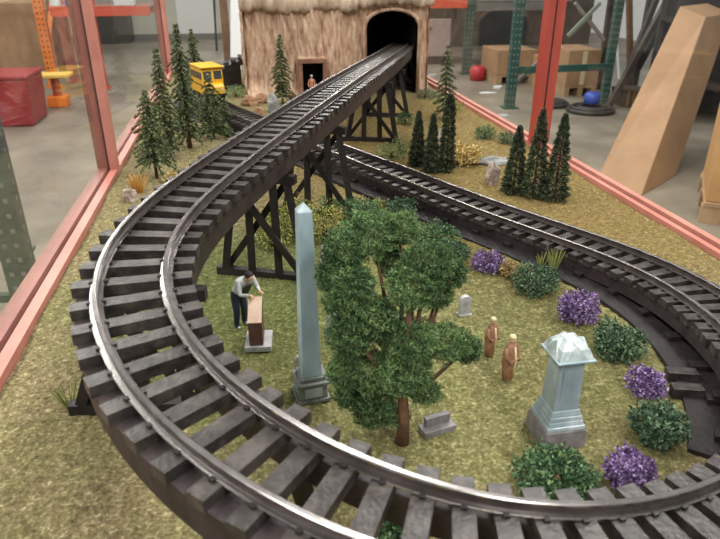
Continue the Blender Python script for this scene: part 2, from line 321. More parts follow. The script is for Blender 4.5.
def track(root, s0, s1, sp, strd, straight_w=.017, stro=.0305, tiel=.0415):
    ro = np.array(root.location)
    for sg in (-1, 1):
        r = MB(); sweep(r, s0, s1, profR, sg*RG/2, .007); o = r.build('rail', M['rail'], root, off=ro, mats=[M['railweb']])
        idx = []; nf = len(profR)
        for f in range(len(o.data.polygons)): idx.append(1 if (f % nf) in (3, 4, 10, 11) and f < len(o.data.polygons)-2 else 0)
        o.data.polygons.foreach_set('material_index', np.array(idx, dtype=np.int32))
        st = MB(); sweep(st, s0, s1, [(-straight_w/2, -strd), (straight_w/2, -strd), (straight_w/2, 0), (-straight_w/2, 0)], sg*stro, .012)
        for i, v in enumerate(st.V): st.V[i] = (v[0], v[1], v[2]-RH-.0072)
        st.build('stringer', M['stringer'], root, off=ro)
    n = int((s1-s0)/sp); items = []
    for i in range(n+1):
        p, t, nn = fr(min(s0+.01+i*sp, s1-.009)); tw = .0122; j = random.uniform(-.0012, .0012)
        m = MB(); a = math.atan2(nn[1], nn[0])+random.uniform(-.012, .012); dz = random.uniform(0, .0004)
        m.box((p[0]+nn[0]*j, p[1]+nn[1]*j, p[2]-RH-.0040-dz), (2*tiel, tw, .0080), a)
        m.cur = 1
        for sg in (-1, 1):
            for e in (-1, 1):
                q = p+nn*(sg*RG/2+e*.0049); m.box((q[0], q[1], p[2]-RH+.0006), (.0026, .0032, .0022), a)
        q = proj_(p); items.append((q is None or not (-25 < q[0] < 745 and -25 < q[1] < 575), float(p @ p), m))
    items.sort(key=lambda e: (e[0], e[1]))
    for e in items[:100]: e[2].build('tie', M['tie'], root, off=ro, mats=[M['spike']])
    if len(items) > 100:
        rest = MB()
        for e in items[100:]:
            k = len(rest.V); rest.V += e[2].V; rest.F += [tuple(i+k for i in f) for f in e[2].F]; rest.I += e[2].I
        o = rest.build('ties', M['tie'], root, off=ro, mats=[M['spike']]); o['kind'] = 'stuff'
def bent(root, s, hw_top=.038, batter=.016, brace=True, inner=None):
    ro = np.array(root.location); p, t, nn = fr(s); zt = p[2]-RH-.011-.024; a = math.atan2(nn[1], nn[0]); t2 = np.array([t[0], t[1], 0]); t2 /= np.linalg.norm(t2)
    zb = ZG-.001; h = zt-zb; base = np.array([p[0], p[1], 0])
    W = .0105; hw = hw_top+batter*min(1, h/.12)
    hi = hw if inner is None else hw_top+inner-.02; md = (hi-hw)/2; sc_ = base+nn*md
    sill = MB(); sill.box((sc_[0], sc_[1], zb+W/2), (hw+hi+.022, W, W), a); so = sill.build('sill', M['trestle'], root, off=ro)
    cap = MB(); cap.box((p[0], p[1], zt-W/2), (2*hw_top+.014, W, W), a); cap.build('cap', M['trestle'], so, off=ro)
    for u0, u1 in ((-hw_top+.004, -hw), (-.016, -.018), (.016, .018), (hw_top-.004, hi)):
        l = MB(); a0 = base+nn*u0; a0[2] = zt-W; a1 = base+nn*u1; a1[2] = zb+W; 
        if h > 2.5*W: l.bar(a0, a1, .0095, .0095); l.build('post', M['trestle'], so, off=ro)
    if brace and h > .055:
        for sg in (-1, 1):
            b = MB(); a0 = base-nn*sg*(hw_top-.004)+t2*sg*.0075; a0[2] = zt-W*.7; a1 = base+nn*sg*(hi if sg > 0 else hw)*.98+t2*sg*.0075; a1[2] = zb+W*.9
            b.bar(a0, a1, .004, .008); b.build('brace', M['trestle'], so, off=ro)
    return so
up = thing('trestle_track', 'elevated curving model railway track on a dark timber trestle, running up into the tunnel', 'model railway track', (.02, .6, ZG))
track(up, S0, SJ, .0236, .022)
sb = [sfind(*P[0][:2])+.09]
for xy in ((.375, 1.62), (.30, 1.37), (.105, .94), (.014, .725), (-.088, .475)): sb.append(sfind(*xy))
s = sb[-1]+.235
while s < SJ-.05: sb.append(s); s += .155
for s in sb: bent(up, s, batter=.036 if s == sb[5] else .016, inner=.012 if s == sb[5] else None)
low = thing('ground_track', 'low model railway track crossing under the trestle and curving round the right side', 'model railway track', (.3, .9, ZG))
track(low, SJ+.001, S_end, .0236, .016)
ro = np.array(low.location)
# dark bed that carries the low track
bb = MB(); n = 150; V = []; s0, s1 = SJ+.03, S_end
bp_ = []
for i in range(n+1):
    p, t, nn = fr(s0+(s1-s0)*i/n)
    for a in (-.043, .066): q = p+nn*a; V += [(q[0], q[1], ZG-.003), (q[0], q[1], ZG+.0045)]
# left normal of travel points to the outside on the right-hand curve, so -a is inner
F = []
for i in range(n):
    o_ = i*4
    F += [(o_+1, o_+3, o_+7, o_+5), (o_, o_+1, o_+5, o_+4), (o_+3, o_+2, o_+6, o_+7), (o_, o_+4, o_+6, o_+2)]
F += [(0, 2, 3, 1), (n*4, n*4+1, n*4+3, n*4+2)]
bb.add(V, F); bb.build('track_bed', M['trestle'], low, off=ro)
s = SJ+.06
while s < S_end-.05: bent(low, s, .036, .002, False); s += .06
# two short tie-wood bars set on the turf inside the right curve
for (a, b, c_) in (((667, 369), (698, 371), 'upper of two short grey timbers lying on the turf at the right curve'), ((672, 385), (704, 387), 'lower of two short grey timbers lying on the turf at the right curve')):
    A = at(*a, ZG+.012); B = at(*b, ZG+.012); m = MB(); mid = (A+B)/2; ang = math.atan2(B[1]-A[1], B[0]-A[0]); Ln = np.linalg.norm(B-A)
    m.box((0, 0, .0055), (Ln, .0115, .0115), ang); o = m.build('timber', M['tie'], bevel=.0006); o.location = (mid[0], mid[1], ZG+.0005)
    tag(o, c_, 'timber', 'short timbers')
# ------------------------------------------------------------------ foliage
def leaf_tris(C, D, ln, wd):                 # centres, directions, lengths -> thin triangles (2 crossed)
    n = len(C); D = D/np.linalg.norm(D, axis=1)[:, None]; A = rng.normal(size=(n, 3)); A -= (A*D).sum(1)[:, None]*D; A /= np.linalg.norm(A, axis=1)[:, None]
    ln = np.broadcast_to(ln, n)[:, None]; wd = np.broadcast_to(wd, n)[:, None]
    V = np.stack([C-D*ln/2-A*wd/2, C-D*ln/2+A*wd/2, C+D*ln/2+A*wd*.3, C+D*ln/2-A*wd*.3], 1).reshape(-1, 3)
    return V, np.arange(n*4).reshape(-1, 4)
def spruce(name, label, B, h, wr, mt='spruce', nw=None, seed=0, bare=.12, group=None, cat='tree'):
    r = np.random.default_rng(seed); root = thing(name, label, cat, (B[0], B[1], gz(B[0], B[1])-.001), 0, group)
    m = MB(); m.tube([(0, 0, 0), (0, 0, h*.5), (0, 0, h*.97)], [h*.022, h*.014, h*.003], 7); m.build('trunk', M['bark'], root, True)
    C = []; D = []; nw = nw or int(h/.0100)
    for i in range(nw):
        f = i/(nw-1); z = h*(bare+(1-bare)*f); rad = wr*1.18*(1-f)**.7*(r.uniform(.75, 1.1))+.003; nb = 7 if f < .8 else 5; ph = r.uniform(0, 6)
        for k in range(nb):
            a = ph+2*PI*k/nb+r.normal(0, .2); rr = rad*r.uniform(.55, 1.15); dv = np.array([math.cos(a), math.sin(a), 0]); side = np.array([-dv[1], dv[0], 0])
            ns = max(4, int(rr/.0016))
            for j in range(ns):
                u = (j+.5)/ns; q = dv*rr*u+np.array([0, 0, z+h*.02*(1-u)-rr*.42*u*u+rr*.1*u])
                for sg in (-1, 1, 0, 2):
                    dd = dv*.8+(side*sg if abs(sg) == 1 else np.array([0, 0, .8 if sg == 0 else -.6]))+r.normal(0, .25, 3)
                    dd /= np.linalg.norm(dd); C.append(q+dd*.0022*(1.2-u*.6)); D.append(dd)
    C = np.array(C); D = np.array(D); V, F = leaf_tris(C, D, .0062, .0019); mesh_obj('foliage', V, F, M[mt], root); return root
def brush(name, label, B, h, wr, seed=0, group=None, n=6200, power=.62):
    r = np.random.default_rng(seed); root = thing(name, label, 'tree', (B[0], B[1], gz(B[0], B[1])-.001), 0, group)
    m = MB(); m.tube([(0, 0, 0), (0, 0, h*.9)], [h*.018, h*.006], 7); m.build('trunk', M['bark'], root, True)
    f = r.random(n)**1.25; z = h*(.06+.92*f); a = r.random(n)*2*PI; lump = 1+.16*np.sin(z*520+a*2)+.14*np.sin(a*5+z*190)
    R = wr*(1-f)**power*lump*r.uniform(.45, 1.0, n)**.6+.001
    dv = np.stack([np.cos(a), np.sin(a), 0*a], 1); C = dv*R[:, None]; C[:, 2] = z-R*.25
    D = dv+np.stack([0*a, 0*a, r.uniform(-.5, .4, n)], 1)+r.normal(0, .2, (n, 3)); V, F = leaf_tris(C, D, .005, .0014)
    mesh_obj('foliage', V, F, M['pine'], root); return root
def clump_pts(r, n, ell):                     # surface-ish points on lumpy ellipsoids ; returns points and normals
    C = []; D = []; tot = sum(e[3]*e[4] for e in ell)
    for (x, y, z, rx, rz) in ell:
        m = int(n*rx*rz/tot); d = r.normal(size=(m, 3)); d /= np.linalg.norm(d, axis=1)[:, None]
        lump = 1+.16*np.sin(d[:, 0]*7+x*90)*np.sin(d[:, 1]*8+y*70)+.13*np.sin(d[:, 2]*11+z*50+d[:, 0]*6)
        k = (r.random(m)**.35*.55+.5)*lump; C.append(np.stack([x+d[:, 0]*rx*k, y+d[:, 1]*rx*k, z+d[:, 2]*rz*k], 1)); D.append(d)
    return np.concatenate(C), np.concatenate(D)
def bush(label, B, rx, h, mt, seed=0, n=1500, sz=.0026, lumps=7, group=None, cat='shrub', name='shrub', ry=None):
    r = np.random.default_rng(seed); root = thing(name, label, cat, (B[0], B[1], gz(B[0], B[1])), 0, group); ry = ry or rx
    ell = [(0, 0, h*.4, rx*.7, h*.5)]
    for k in range(lumps): a = 2*PI*k/lumps+r.uniform(-.3, .3); ell.append((math.cos(a)*rx*.6, math.sin(a)*ry*.6, h*r.uniform(.28, .5), rx*r.uniform(.34, .46), h*r.uniform(.32, .5)))
    C, D = clump_pts(r, n, ell); keep = C[:, 2] > .0005; C = C[keep]; D = D[keep]; D2 = D+r.normal(0, .7, D.shape)
    V, F = leaf_tris(C, D2, sz*r.uniform(.7, 1.4, len(C)), sz*.8); m = mesh_obj('foliage', V, F, M[mt], root)
    core = MB()
    for (x, y, z, a_, b_) in ell[:1]:
        core.tube([(x, y, 0), (x, y, h*.25), (x, y, h*.5)], [rx*.12, rx*.14, rx*.05], 9)
    core.build('stem', M['bark'], root, True); return root
def tuft(label, B, h, n, mt, seed=0, spread=.35, rad=.003, name='grass_tuft'):
    r = np.random.default_rng(seed); a = r.random(n)*2*PI; q = r.random(n)**.5; d = np.stack([np.cos(a)*q*spread, np.sin(a)*q*spread, np.ones(n)], 1); ln = h*r.uniform(.6, 1.05, n)
    base = np.stack([np.cos(a)*q*rad, np.sin(a)*q*rad, 0*a], 1); dn = d/np.linalg.norm(d, axis=1)[:, None]
    V, F = leaf_tris(base+dn*ln[:, None]/2, dn, ln, .0009); o = mesh_obj(name, V, F, M[mt]); o.location = (B[0], B[1], gz(B[0], B[1])-.0005); return tag(o, label, 'grass')
# left group of ragged spruces
SG = 'ragged spruces on the left border'
for i, (bp, ty, wr, lb) in enumerate([((157, 178), 93, .038, 'nearest ragged spruce, short with a bare trunk, beside the left curve of the trestle'),
        ((170, 158), 52, .030, 'tall thin ragged spruce just behind the nearest one, left of the taller spruce'),
        ((190, 148), 27, .036, 'tallest ragged spruce in the middle of the left group'),
        ((197, 87), 30, .034, 'slender ragged spruce rising behind the yellow bus'),
        ((214, 138), 76, .040, 'broad dark spruce in front of the yellow bus'),
        ((226, 130), 100, .036, 'small low spruce right beside the trestle track, rightmost of the left group')]):
    B = at(*bp); spruce('spruce_tree', lb, B, vtop(B, ty), wr, seed=10+i, group=SG, bare=.2 if i == 0 else .1)
B = at(283, 104); spruce('spruce_tree', 'single spruce growing against the rock wall left of the doorway', B, vtop(B, 36), .03, seed=31)
B = at(444, 119); spruce('spruce_tree', 'tall sparse spruce with a thin spire behind the dense pines right of the tunnel', B, vtop(B, 47), .034, seed=33, nw=13)
PG = 'dense dark pines on the right border'
for i, (bp, ty, wr, lb) in enumerate([((417, 166), 110, .016, 'small dense pine, left one of the pair nearest the tunnel'), ((431, 172), 113, .015, 'small dense pine, right one of the pair nearest the tunnel'),
        ((446, 172), 92, .014, 'narrow column-like dark pine just right of the small pair'), ((513, 193), 124, .020, 'short dense pine beside the white speckled rock'),
        ((533, 197), 107, .021, 'dense cone pine, left of the two in front of the red case post'), ((554, 200), 111, .021, 'dense cone pine, right of the two in front of the red case post')]):
    B = at(*bp); brush('pine_tree', lb, B, vtop(B, ty), wr, 40+i, PG, power=.35 if i == 2 else .7)
# big deciduous tree
B = at(402, 441); TB = np.array([B[0], B[1], ZG]); big = thing('deciduous_tree', 'large bushy green model tree with a brown trunk in the middle of the graveyard', 'tree', TB)
def rel(px, py, y): return aty(px, py, y)-TB
cl = []
for (px, py, y, rp, rz) in [(372, 234, .45, 32, 24), (345, 250, .44, 26, 24), (400, 228, .45, 22, 18), (332, 275, .43, 18, 20), (352, 285, .42, 26, 24), (428, 262, .42, 32, 22), (450, 272, .43, 20, 20), (415, 285, .41, 34, 26), (438, 296, .43, 18, 14),
        (375, 318, .41, 28, 26), (350, 335, .41, 26, 26), (345, 372, .41, 22, 24), (445, 342, .41, 32, 20), (466, 350, .42, 18, 16), (410, 340, .40, 34, 24), (405, 372, .39, 34, 24), (372, 372, .41, 30, 26), (375, 400, .41, 28, 18), (425, 392, .40, 22, 12), (392, 262, .45, 18, 18), (470, 345, .41, 14, 12), (345, 300, .42, 24, 22), (395, 415, .41, 20, 10), (350, 395, .42, 20, 16), (372, 414, .41, 24, 12)]:
    q = rel(px, py, y); k = y/600*.9; cl.append((q[0], q[1], q[2], rp*k, rz*k))
r = np.random.default_rng(3); C, D = clump_pts(r, 120000, cl); D = D+r.normal(0, 1.0, D.shape)
V, F = leaf_tris(C, D, .0026*r.uniform(.5, 1.5, len(C)), .00062); mesh_obj('foliage', V, F, M['leaf'], big)
m = MB(); hh = vtop(TB, 330)
m.tube([(0, 0, -.002), (.001, 0, .02), (-.001, 0, .05), (.002, .002, .085), (.003, .004, .12)], [.0062, .0046, .0042, .0036, .002], 9)
m.build('trunk', M['bark'], big, True)
for e in cl[:14]:
    m = MB(); st = np.array([0, 0, .045+.03*r.random()]); en = np.array(e[:3]); mid = (st+en)/2+np.array([0, 0, -.008]); m.tube([st, mid, en], [.0026, .002, .001], 6); m.build('branch', M['bark'], big, True)
# shrubs
def shrub(px, py, wpx, hpx, mt, label, seed, n=1500, **k):
    B = at(px, py); sc = 1/(FPX/np.dot(B-np.array([0, 0, CAMZ]), FW)); bush(label, B, wpx/2*sc, hpx*sc, mt, seed, n, **k)
shrub(272, 246, 42, 46, 'b_yel', 'yellow-green shrub left of the obelisk top, beside the trestle sill', 1)
shrub(296, 238, 38, 48, 'b_yel', 'yellow-green shrub directly behind the obelisk', 2)
shrub(325, 241, 42, 48, 'b_yel', 'yellow-green shrub just right of the obelisk top', 3)
shrub(360, 224, 44, 30, 'b_green', 'green shrub at the foot of the trestle above the big tree', 4, 2200)
shrub(330, 215, 22, 20, 'b_sage', 'small sage shrub between yellow shrubs and the trestle foot', 5, 800)
shrub(380, 211, 16, 13, 'b_yel', 'small yellow shrub right of the green one under the track edge', 6, 500)
shrub(341, 222, 17, 15, 'b_pink', 'small peach-coloured shrub among the green ones', 7, 500)
shrub(400, 216, 34, 20, 'b_dark', 'dark green shrub beside the track above the big tree', 8)
shrub(436, 247, 48, 26, 'b_green', 'wide green shrub right of the big tree top along the track', 9, 2200)
shrub(458, 258, 26, 18, 'b_dark', 'low dark shrub left of the farther purple flowers', 10, 900)
shrub(488, 269, 36, 20, 'b_pur', 'farthest purple flowering shrub, along the low track', 11)
shrub(508, 275, 24, 17, 'b_tan', 'tan shrub between purple flowers and dark green shrub', 12, 800)
shrub(535, 290, 48, 27, 'b_dark', 'dark green shrub with grass tufts behind it by the track', 13, 2200)
shrub(577, 319, 42, 32, 'b_pur', 'purple flowering shrub between two dark green ones', 14, 2400)
shrub(617, 353, 54, 34, 'b_dark', 'dark grey-green shrub right of the pedestal monument', 15, 2600)
shrub(645, 392, 38, 26, 'b_pur', 'round purple flowering shrub left of the two short timbers', 16, 2200)
shrub(655, 440, 56, 44, 'b_dark', 'green shrub below the round purple flowers', 17, 3000)
shrub(628, 482, 50, 38, 'b_pur', 'nearest purple flowering shrub touching the front track', 18, 3000)
shrub(555, 490, 84, 36, 'b_green', 'wide green shrub at the foot of the pedestal monument', 19, 4500)
shrub(395, 530, 60, 30, 'b_green', 'green shrub seen between the front ties below the track', 20, 2500)
shrub(405, 124, 20, 13, 'b_green', 'small bright green shrub right in front of the tunnel', 21, 700)
shrub(392, 158, 34, 18, 'b_sage', 'pale sage shrub beyond the low track, left of the dense pines', 22, 900)
shrub(485, 138, 24, 14, 'b_green', 'green shrub by the right rim behind the flat rock', 23, 900)
shrub(507, 143, 20, 15, 'b_dark', 'dark shrub by the right rim just left of the case post', 24, 700)
shrub(425, 98, 22, 10, 'b_dark', 'low dark shrub at the right foot of the tunnel', 25, 600)
shrub(455, 110, 22, 10, 'b_yel', 'low olive shrub behind the tall sparse spruce', 26, 500)
shrub(236, 97, 24, 13, 'b_sage', 'pale green shrub right of the yellow bus against the rock', 27, 800)
shrub(466, 163, 34, 20, 'straw', 'pale straw grass clump behind the flat grey rock', 28, 1500, sz=.004)
shrub(176, 182, 26, 12, 'straw', 'straw-coloured grass behind the trestle curve under the spruces', 29, 900, sz=.004)
tuft('pale yellow-green grass tuft standing behind the dark green shrub, right one', at(553, 272), .032, 60, 'tuft', 1)
tuft('pale yellow-green grass tuft standing behind the dark green shrub, left one', at(541, 268), .022, 40, 'tuft', 2)
tuft('orange dry grass tuft beside the nearest spruce', at(139, 192), .034, 140, 'ostraw', 3, .5, .007)
tuft('green grass tuft beside the trestle sill on the left', at(70, 404), .022, 34, 'tuft', 4, .5, .005)
tuft('green grass tuft at the tunnel side of the dense pines', at(403, 152), .04, 70, 'tuft', 5, .5, .006)
# ------------------------------------------------------------------ rocks
def rock(name, label, B, d, mt, seed, cat='rock', group=None):
    import bmesh
    bm = bmesh.new(); bmesh.ops.create_icosphere(bm, subdivisions=3, radius=1); r = np.random.default_rng(seed); ph = r.uniform(0, 6, 6); cuts = r.normal(size=(9, 3)); cuts /= np.linalg.norm(cuts, axis=1)[:, None]
    for v in bm.verts:
        p = np.array(v.co); 
        for cc in cuts:
            e = p@cc-.72
            if e > 0: p = p-cc*e
        p = p*(1+.07*math.sin(p[0]*7+ph[0])*math.sin(p[1]*6+ph[1])+.04*math.sin(p[2]*13+ph[2]))
        v.co = (p[0]*d[0]/2, p[1]*d[1]/2, (max(p[2], -.45)+.40)*d[2]/1.3)
    me = bpy.data.meshes.new(name); bm.to_mesh(me); bm.free(); me.materials.append(M[mt]); o = bpy.data.objects.new(name, me); COL.objects.link(o)
    o.location = (B[0], B[1], gz(B[0], B[1])); return tag(o, label, cat, group)
rock('rock', 'jagged white and brown speckled rock left of the short dense pine', at(492, 184), (.034, .026, .042), 'rock', 1)
rock('rock', 'flat pale grey rock slab in front of the straw grass', at(492, 163), (.085, .04, .016), 'rockgrey', 2)
rock('rock', 'small pinkish rock behind the dense pines', at(441, 148), (.018, .016, .050), 'rock', 3)
rock('rock', 'speckled brown rock beside the left curve of the trestle', at(131, 202), (.024, .02, .024), 'rock', 4)
rock('boulder', 'grey boulder in front of the rock wall beside the trestle', at(273, 112), (.036, .034, .046), 'rockgrey', 5)
for i, (px, py, w_, lb) in enumerate([(250, 106, .05, 'reddish rubble rock at the left foot of the rock wall'), (262, 103, .04, 'reddish rubble rock between the wall foot and grey boulder'), (259, 114, .03, 'small tan rubble rock in front of the reddish ones'), (295, 102, .04, 'tan rubble rock under the single spruce')]):
    rock('rubble_rock', lb, at(px, py), (w_, w_*.8, w_*.6), 'rockred', 8+i, group='rubble at the wall foot')
# ------------------------------------------------------------------ graveyard
def lathe(mb, prof, n=16, sx=1, sy=1, c=(0, 0)):
    V = []; F = []
    for r_, z in prof:
        for k in range(n): V.append((c[0]+r_*math.cos(2*PI*k/n)*sx, c[1]+r_*math.sin(2*PI*k/n)*sy, z))
    for i in range(len(prof)-1):
        for k in range(n): F.append((i*n+k, i*n+(k+1) % n, (i+1)*n+(k+1) % n, (i+1)*n+k))
    F.append(tuple(range(n-1, -1, -1))); F.append(tuple((len(prof)-1)*n+k for k in range(n))); mb.add(V, F)
B = at(311, 394); ob = thing('obelisk', 'tall slender blue-green obelisk on a stepped pedestal', 'obelisk', (B[0], B[1], ZG-.0005), .12)
m = MB(); m.frus((0, 0), .030, .030, 0, .004); m.frus((0, 0), .026, .025, .004, .018); m.frus((0, 0), .029, .029, .018, .021); m.build('pedestal', M['pewter'], ob, bevel=.0006)
m = MB(); m.box((0, -.0131, .011), (.016, .0008, .010)); m.box((-.0131, 0, .011), (.0008, .016, .010)); m.build('panel', M['patina'], ob)
m = MB(); m.frus((0, 0), .022, .022, .021, .025); m.build('plinth', M['pewter'], ob, bevel=.0005)
m = MB(); m.frus((0, 0), .0175, .0118, .025, .180); m.build('shaft', M['patina'], ob, bevel=.0006)
m = MB(); m.frus((0, 0), .0118, .0006, .180, .1865); m.build('pyramidion', M['patina2'], ob)
# small marble block leaning at the obelisk foot
B = at(301, 372); m = MB(); m.prism([(-.006, 0), (.006, 0), (.0056, .016), (.003, .0195), (-.003, .0195), (-.0056, .016)], -.002, .002); o = m.build('gravestone', M['stone']); o.location = (B[0], B[1], ZG-.0005); tag(o, 'small white gravestone standing directly left behind the obelisk pedestal', 'gravestone')
# pedestal monument
mo = thing('pedestal_monument', 'weathered grey-blue square pedestal monument with overhanging cap and faceted top', 'monument', (.2355, .3835, ZG-.0005), .0)
M['crystal'] = mat('frosted_pale_stone', rgb(140, 156, 158), rgb(226, 232, 230), .25, scale=70, c3=rgb(184, 198, 198))
m = MB(); m.frus((0, 0), .0365, .0345, 0, .0175); m.build('base_block', M['greystone'], mo, bevel=.0006)
m = MB(); m.frus((0, 0), .0330, .0325, .0175, .0215); m.frus((0, 0), .0305, .0290, .0215, .0255); m.frus((0, 0), .0285, .0275, .0255, .0295); m.frus((0, 0), .0265, .0235, .0295, .0345); m.build('stepped_moulding', M['patina2'], mo, bevel=.0008)
m = MB(); m.frus((0, 0), .0222, .0200, .0345, .0785); m.build('shaft', M['patina2'], mo, bevel=.0005)
m = MB(); m.frus((0, 0), .0205, .0305, .0785, .0815); m.frus((0, 0), .0315, .0315, .0815, .0832); m.build('cap', M['patina'], mo, bevel=.0004)
m = MB(); m.frus((0, 0), .0290, .0225, .0832, .0910); m.frus((0, 0), .0225, .0110, .0910, .0970); m.frus((0, 0), .0110, .0030, .0970, .0985)
for a_ in range(4):
    an = a_*PI/2; f_ = lambda rd, w2, z_: (math.cos(an)*rd-math.sin(an)*w2, math.sin(an)*rd+math.cos(an)*w2, z_)
    m.hexa([f_(.001, -.0095, .0832), f_(.0145, -.0095, .0832), f_(.0145, .0095, .0832), f_(.001, .0095, .0832), f_(.001, -.0006, .0975), f_(.0115, -.0006, .0952), f_(.0115, .0006, .0952), f_(.001, .0006, .0975)])
m.build('gabled_top', M['crystal'], mo)
m = MB(); m.box((0, -.01075, .058), (.014, .0006, .028)); m.build('inscription_panel', M['patina2'], mo)
# stone being worked on by the man
B = at(258, 345); st = thing('gravestone', 'gravestone of red-brown block with tan sloping top on a pale base, under the bending man', 'gravestone', (B[0], B[1], ZG-.0005), -.10)
m = MB(); m.box((.001, .004, .003), (.027, .034, .006)); m.build('base', M['stone'], st, bevel=.0005)
m = MB(); m.prism([(-.010, .006), (.016, .006), (.016, .0475), (-.010, .0325)], -.0075, .0065, axis=0); m.build('block', M['red_stone'], st, bevel=.0003)
m = MB(); m.hexa([(-.0074, -.0105, .0322), (.0064, -.0105, .0322), (.0064, .0162, .0476), (-.0074, .0162, .0476), (-.0074, -.0110, .0336), (.0064, -.0110, .0336), (.0064, .0158, .0490), (-.0074, .0158, .0490)]); m.build('sloped_top', M['tan_stone'], st)
# small upright headstone, slab, white stones under tree
def headstone(label, B, w_, h_, rz, mt='stone', d=.006):
    t = thing('headstone', label, 'gravestone', (B[0], B[1], ZG-.0005), rz)
    m = MB(); m.box((0, 0, .0015), (w_*1.2, d*1.6, .003)); m.build('base', M[mt], t)
    pr = [(-w_/2, .003), (w_/2, .003), (w_/2, h_*.78)]+[(w_/2*math.cos(a), h_*.78+h_*.22*math.sin(a)) for a in np.linspace(.3, PI-.3, 7)]+[(-w_/2, h_*.78)]
    m = MB(); m.prism(pr, -d/2, d/2); m.build('tablet', M[mt], t, bevel=.0004)
headstone('small round-topped grey-white headstone standing on open turf right of the big tree', at(464, 315), .0125, .0255, .1)
headstone('small white headstone half hidden by the big tree foliage', at(401, 333), .011, .022, .2)
headstone('white headstone behind the big tree right of the obelisk', at(326, 262), .013, .026, 0)
headstone('grey headstone hidden low behind the tree beside the obelisk shaft', at(333, 335), .013, .026, 0, 'pewter')
B = at(437, 430); t = thing('slab_tomb', 'low grey stepped slab tomb at the right of the big tree trunk', 'tomb', (B[0], B[1], ZG-.0005), .22)
m = MB(); m.box((0, 0, .003), (.030, .013, .006)); m.build('base', M['greystone'], t, bevel=.0005)
m = MB(); m.box((.001, .003, .010), (.023, .005, .008)); m.build('tablet', M['greystone'], t, bevel=.0005)
# robed figures
def robed(label, B, rz, h, lean):
    t = thing('robed_figurine', label, 'figurine', (B[0], B[1], ZG-.0005), rz, 'brown robed figures')
    m = MB(); s_ = h/.044; lathe(m, [(.0050*s_, 0), (.0056*s_, .002*s_), (.0068*s_, .010*s_), (.0080*s_, .021*s_), (.0074*s_, .029*s_), (.0048*s_, .0352*s_), (.0024*s_, .0375*s_)], 20, 1, .74); m.build('robe', M['robe'], t, True)
    for sg in (-1, 1):
        m = MB(); m.tube([(sg*.0056*s_, 0, .0335*s_), (sg*.0080*s_, -.001*s_, .026*s_), (sg*.0045*s_, -.005*s_, .021*s_), (sg*.0008*s_, -.0062*s_, .0235*s_)], [.0018*s_, .0022*s_, .0021*s_, .0012*s_], 8); m.build('sleeve', M['robe'], t, True)
    m = MB(); m.tube([(-.001*s_, -.0046*s_, .035*s_), (0, -.0060*s_, .022*s_), (0, -.0052*s_, .006*s_)], [.0009*s_, .0013*s_, .0010*s_], 6); m.build('scarf', M['cream'], t, True)
    m = MB(); pr = [(.0004, .0365), (.0018, .0372), (.0029, .0392), (.0031, .0412), (.0026, .0432), (.0014, .0446), (.0003, .0449)]
    lathe(m, [(a*s_, b*s_) for a, b in pr], 16, .92, 1.05); m.tube([(0, -.0028*s_, .0415*s_), (0, -.0038*s_, .0402*s_)], [.0004*s_, .0006*s_], 5); m.build('head', M['skin'], t, True)
    m = MB(); lathe(m, [(.0033*s_, .0418*s_), (.0032*s_, .0432*s_), (.0022*s_, .0448*s_), (.0004*s_, .0456*s_)], 16, .95, 1.05); m.build('cap', M['cream'], t, True)
    t.rotation_euler = (lean[0], lean[1], rz); return t
robed('farther brown robed figure with pale head, close to the big tree', at(489, 355), .5, .043, (0.0, 0.03))
robed('nearer brown robed figure with pale head, left of the pedestal monument', at(507, 379), .5, .048, (0.0, 0.03))
# ------------------------------------------------------------------ people figurines
def skin_body(name, verts, edges, rad, m, parent, sub=2):
    me = bpy.data.meshes.new(name); me.from_pydata(verts, edges, []); me.materials.append(m); o = bpy.data.objects.new(name, me); COL.objects.link(o); o.parent = parent
    md = o.modifiers.new('skin', 'SKIN'); 
    for i, v in enumerate(me.skin_vertices[0].data): v.radius = (rad[i], rad[i]) if not hasattr(rad[i], '__len__') else rad[i]
    me.skin_vertices[0].data[0].use_root = True; md.use_smooth_shade = True
    s2 = o.modifiers.new('sub', 'SUBSURF'); s2.levels = sub; s2.render_levels = sub; return o
K = .0455
B = at(239, 322); man = thing('person', 'bending man in grey shirt and dark trousers leaning over the brown gravestone', 'person', (-.0215, .6125, ZG), -.92)
# local: +x is the way he faces; metres at full size, scaled by K
def sc(L): return [tuple(c*K for c in v) for v in L]
V = sc([(0, 0, .92), (.10, 0, 1.08), (.24, 0, 1.26), (.33, 0, 1.36), (.40, 0, 1.40), (.47, 0, 1.41),      # pelvis, waist, chest, shoulders, neck, head
        (0, .10, .86), (.04, .12, .48), (-.02, .13, .07), (.12, .14, .03), (0, -.10, .86), (.07, -.12, .48), (.02, -.13, .07), (.16, -.14, .03),
        (.34, .20, 1.34), (.44, .26, 1.08), (.60, .17, 1.10), (.65, .15, 1.10), (.34, -.20, 1.34), (.44, -.26, 1.08), (.60, -.17, 1.10), (.65, -.15, 1.10)])
E_ = [(0, 1), (1, 2), (2, 3), (3, 4), (4, 5), (0, 6), (6, 7), (7, 8), (8, 9), (0, 10), (10, 11), (11, 12), (12, 13), (3, 14), (14, 15), (15, 16), (16, 17), (3, 18), (18, 19), (19, 20), (20, 21)]
rd = [.15, .15, .17, .14, .07, .07, .10, .075, .05, .045, .10, .075, .05, .045, .075, .055, .04, .035, .075, .055, .04, .035]
skin_body('body', V, E_, [r_*K for r_ in rd], M['shirt'], man)
lv = sc([(.02, 0, .93), (0, .10, .86), (.04, .12, .48), (-.02, .13, .06), (.10, .14, .035), (0, -.10, .86), (.07, -.12, .48), (.02, -.13, .06), (.14, -.14, .035), (.08, 0, 1.03)])
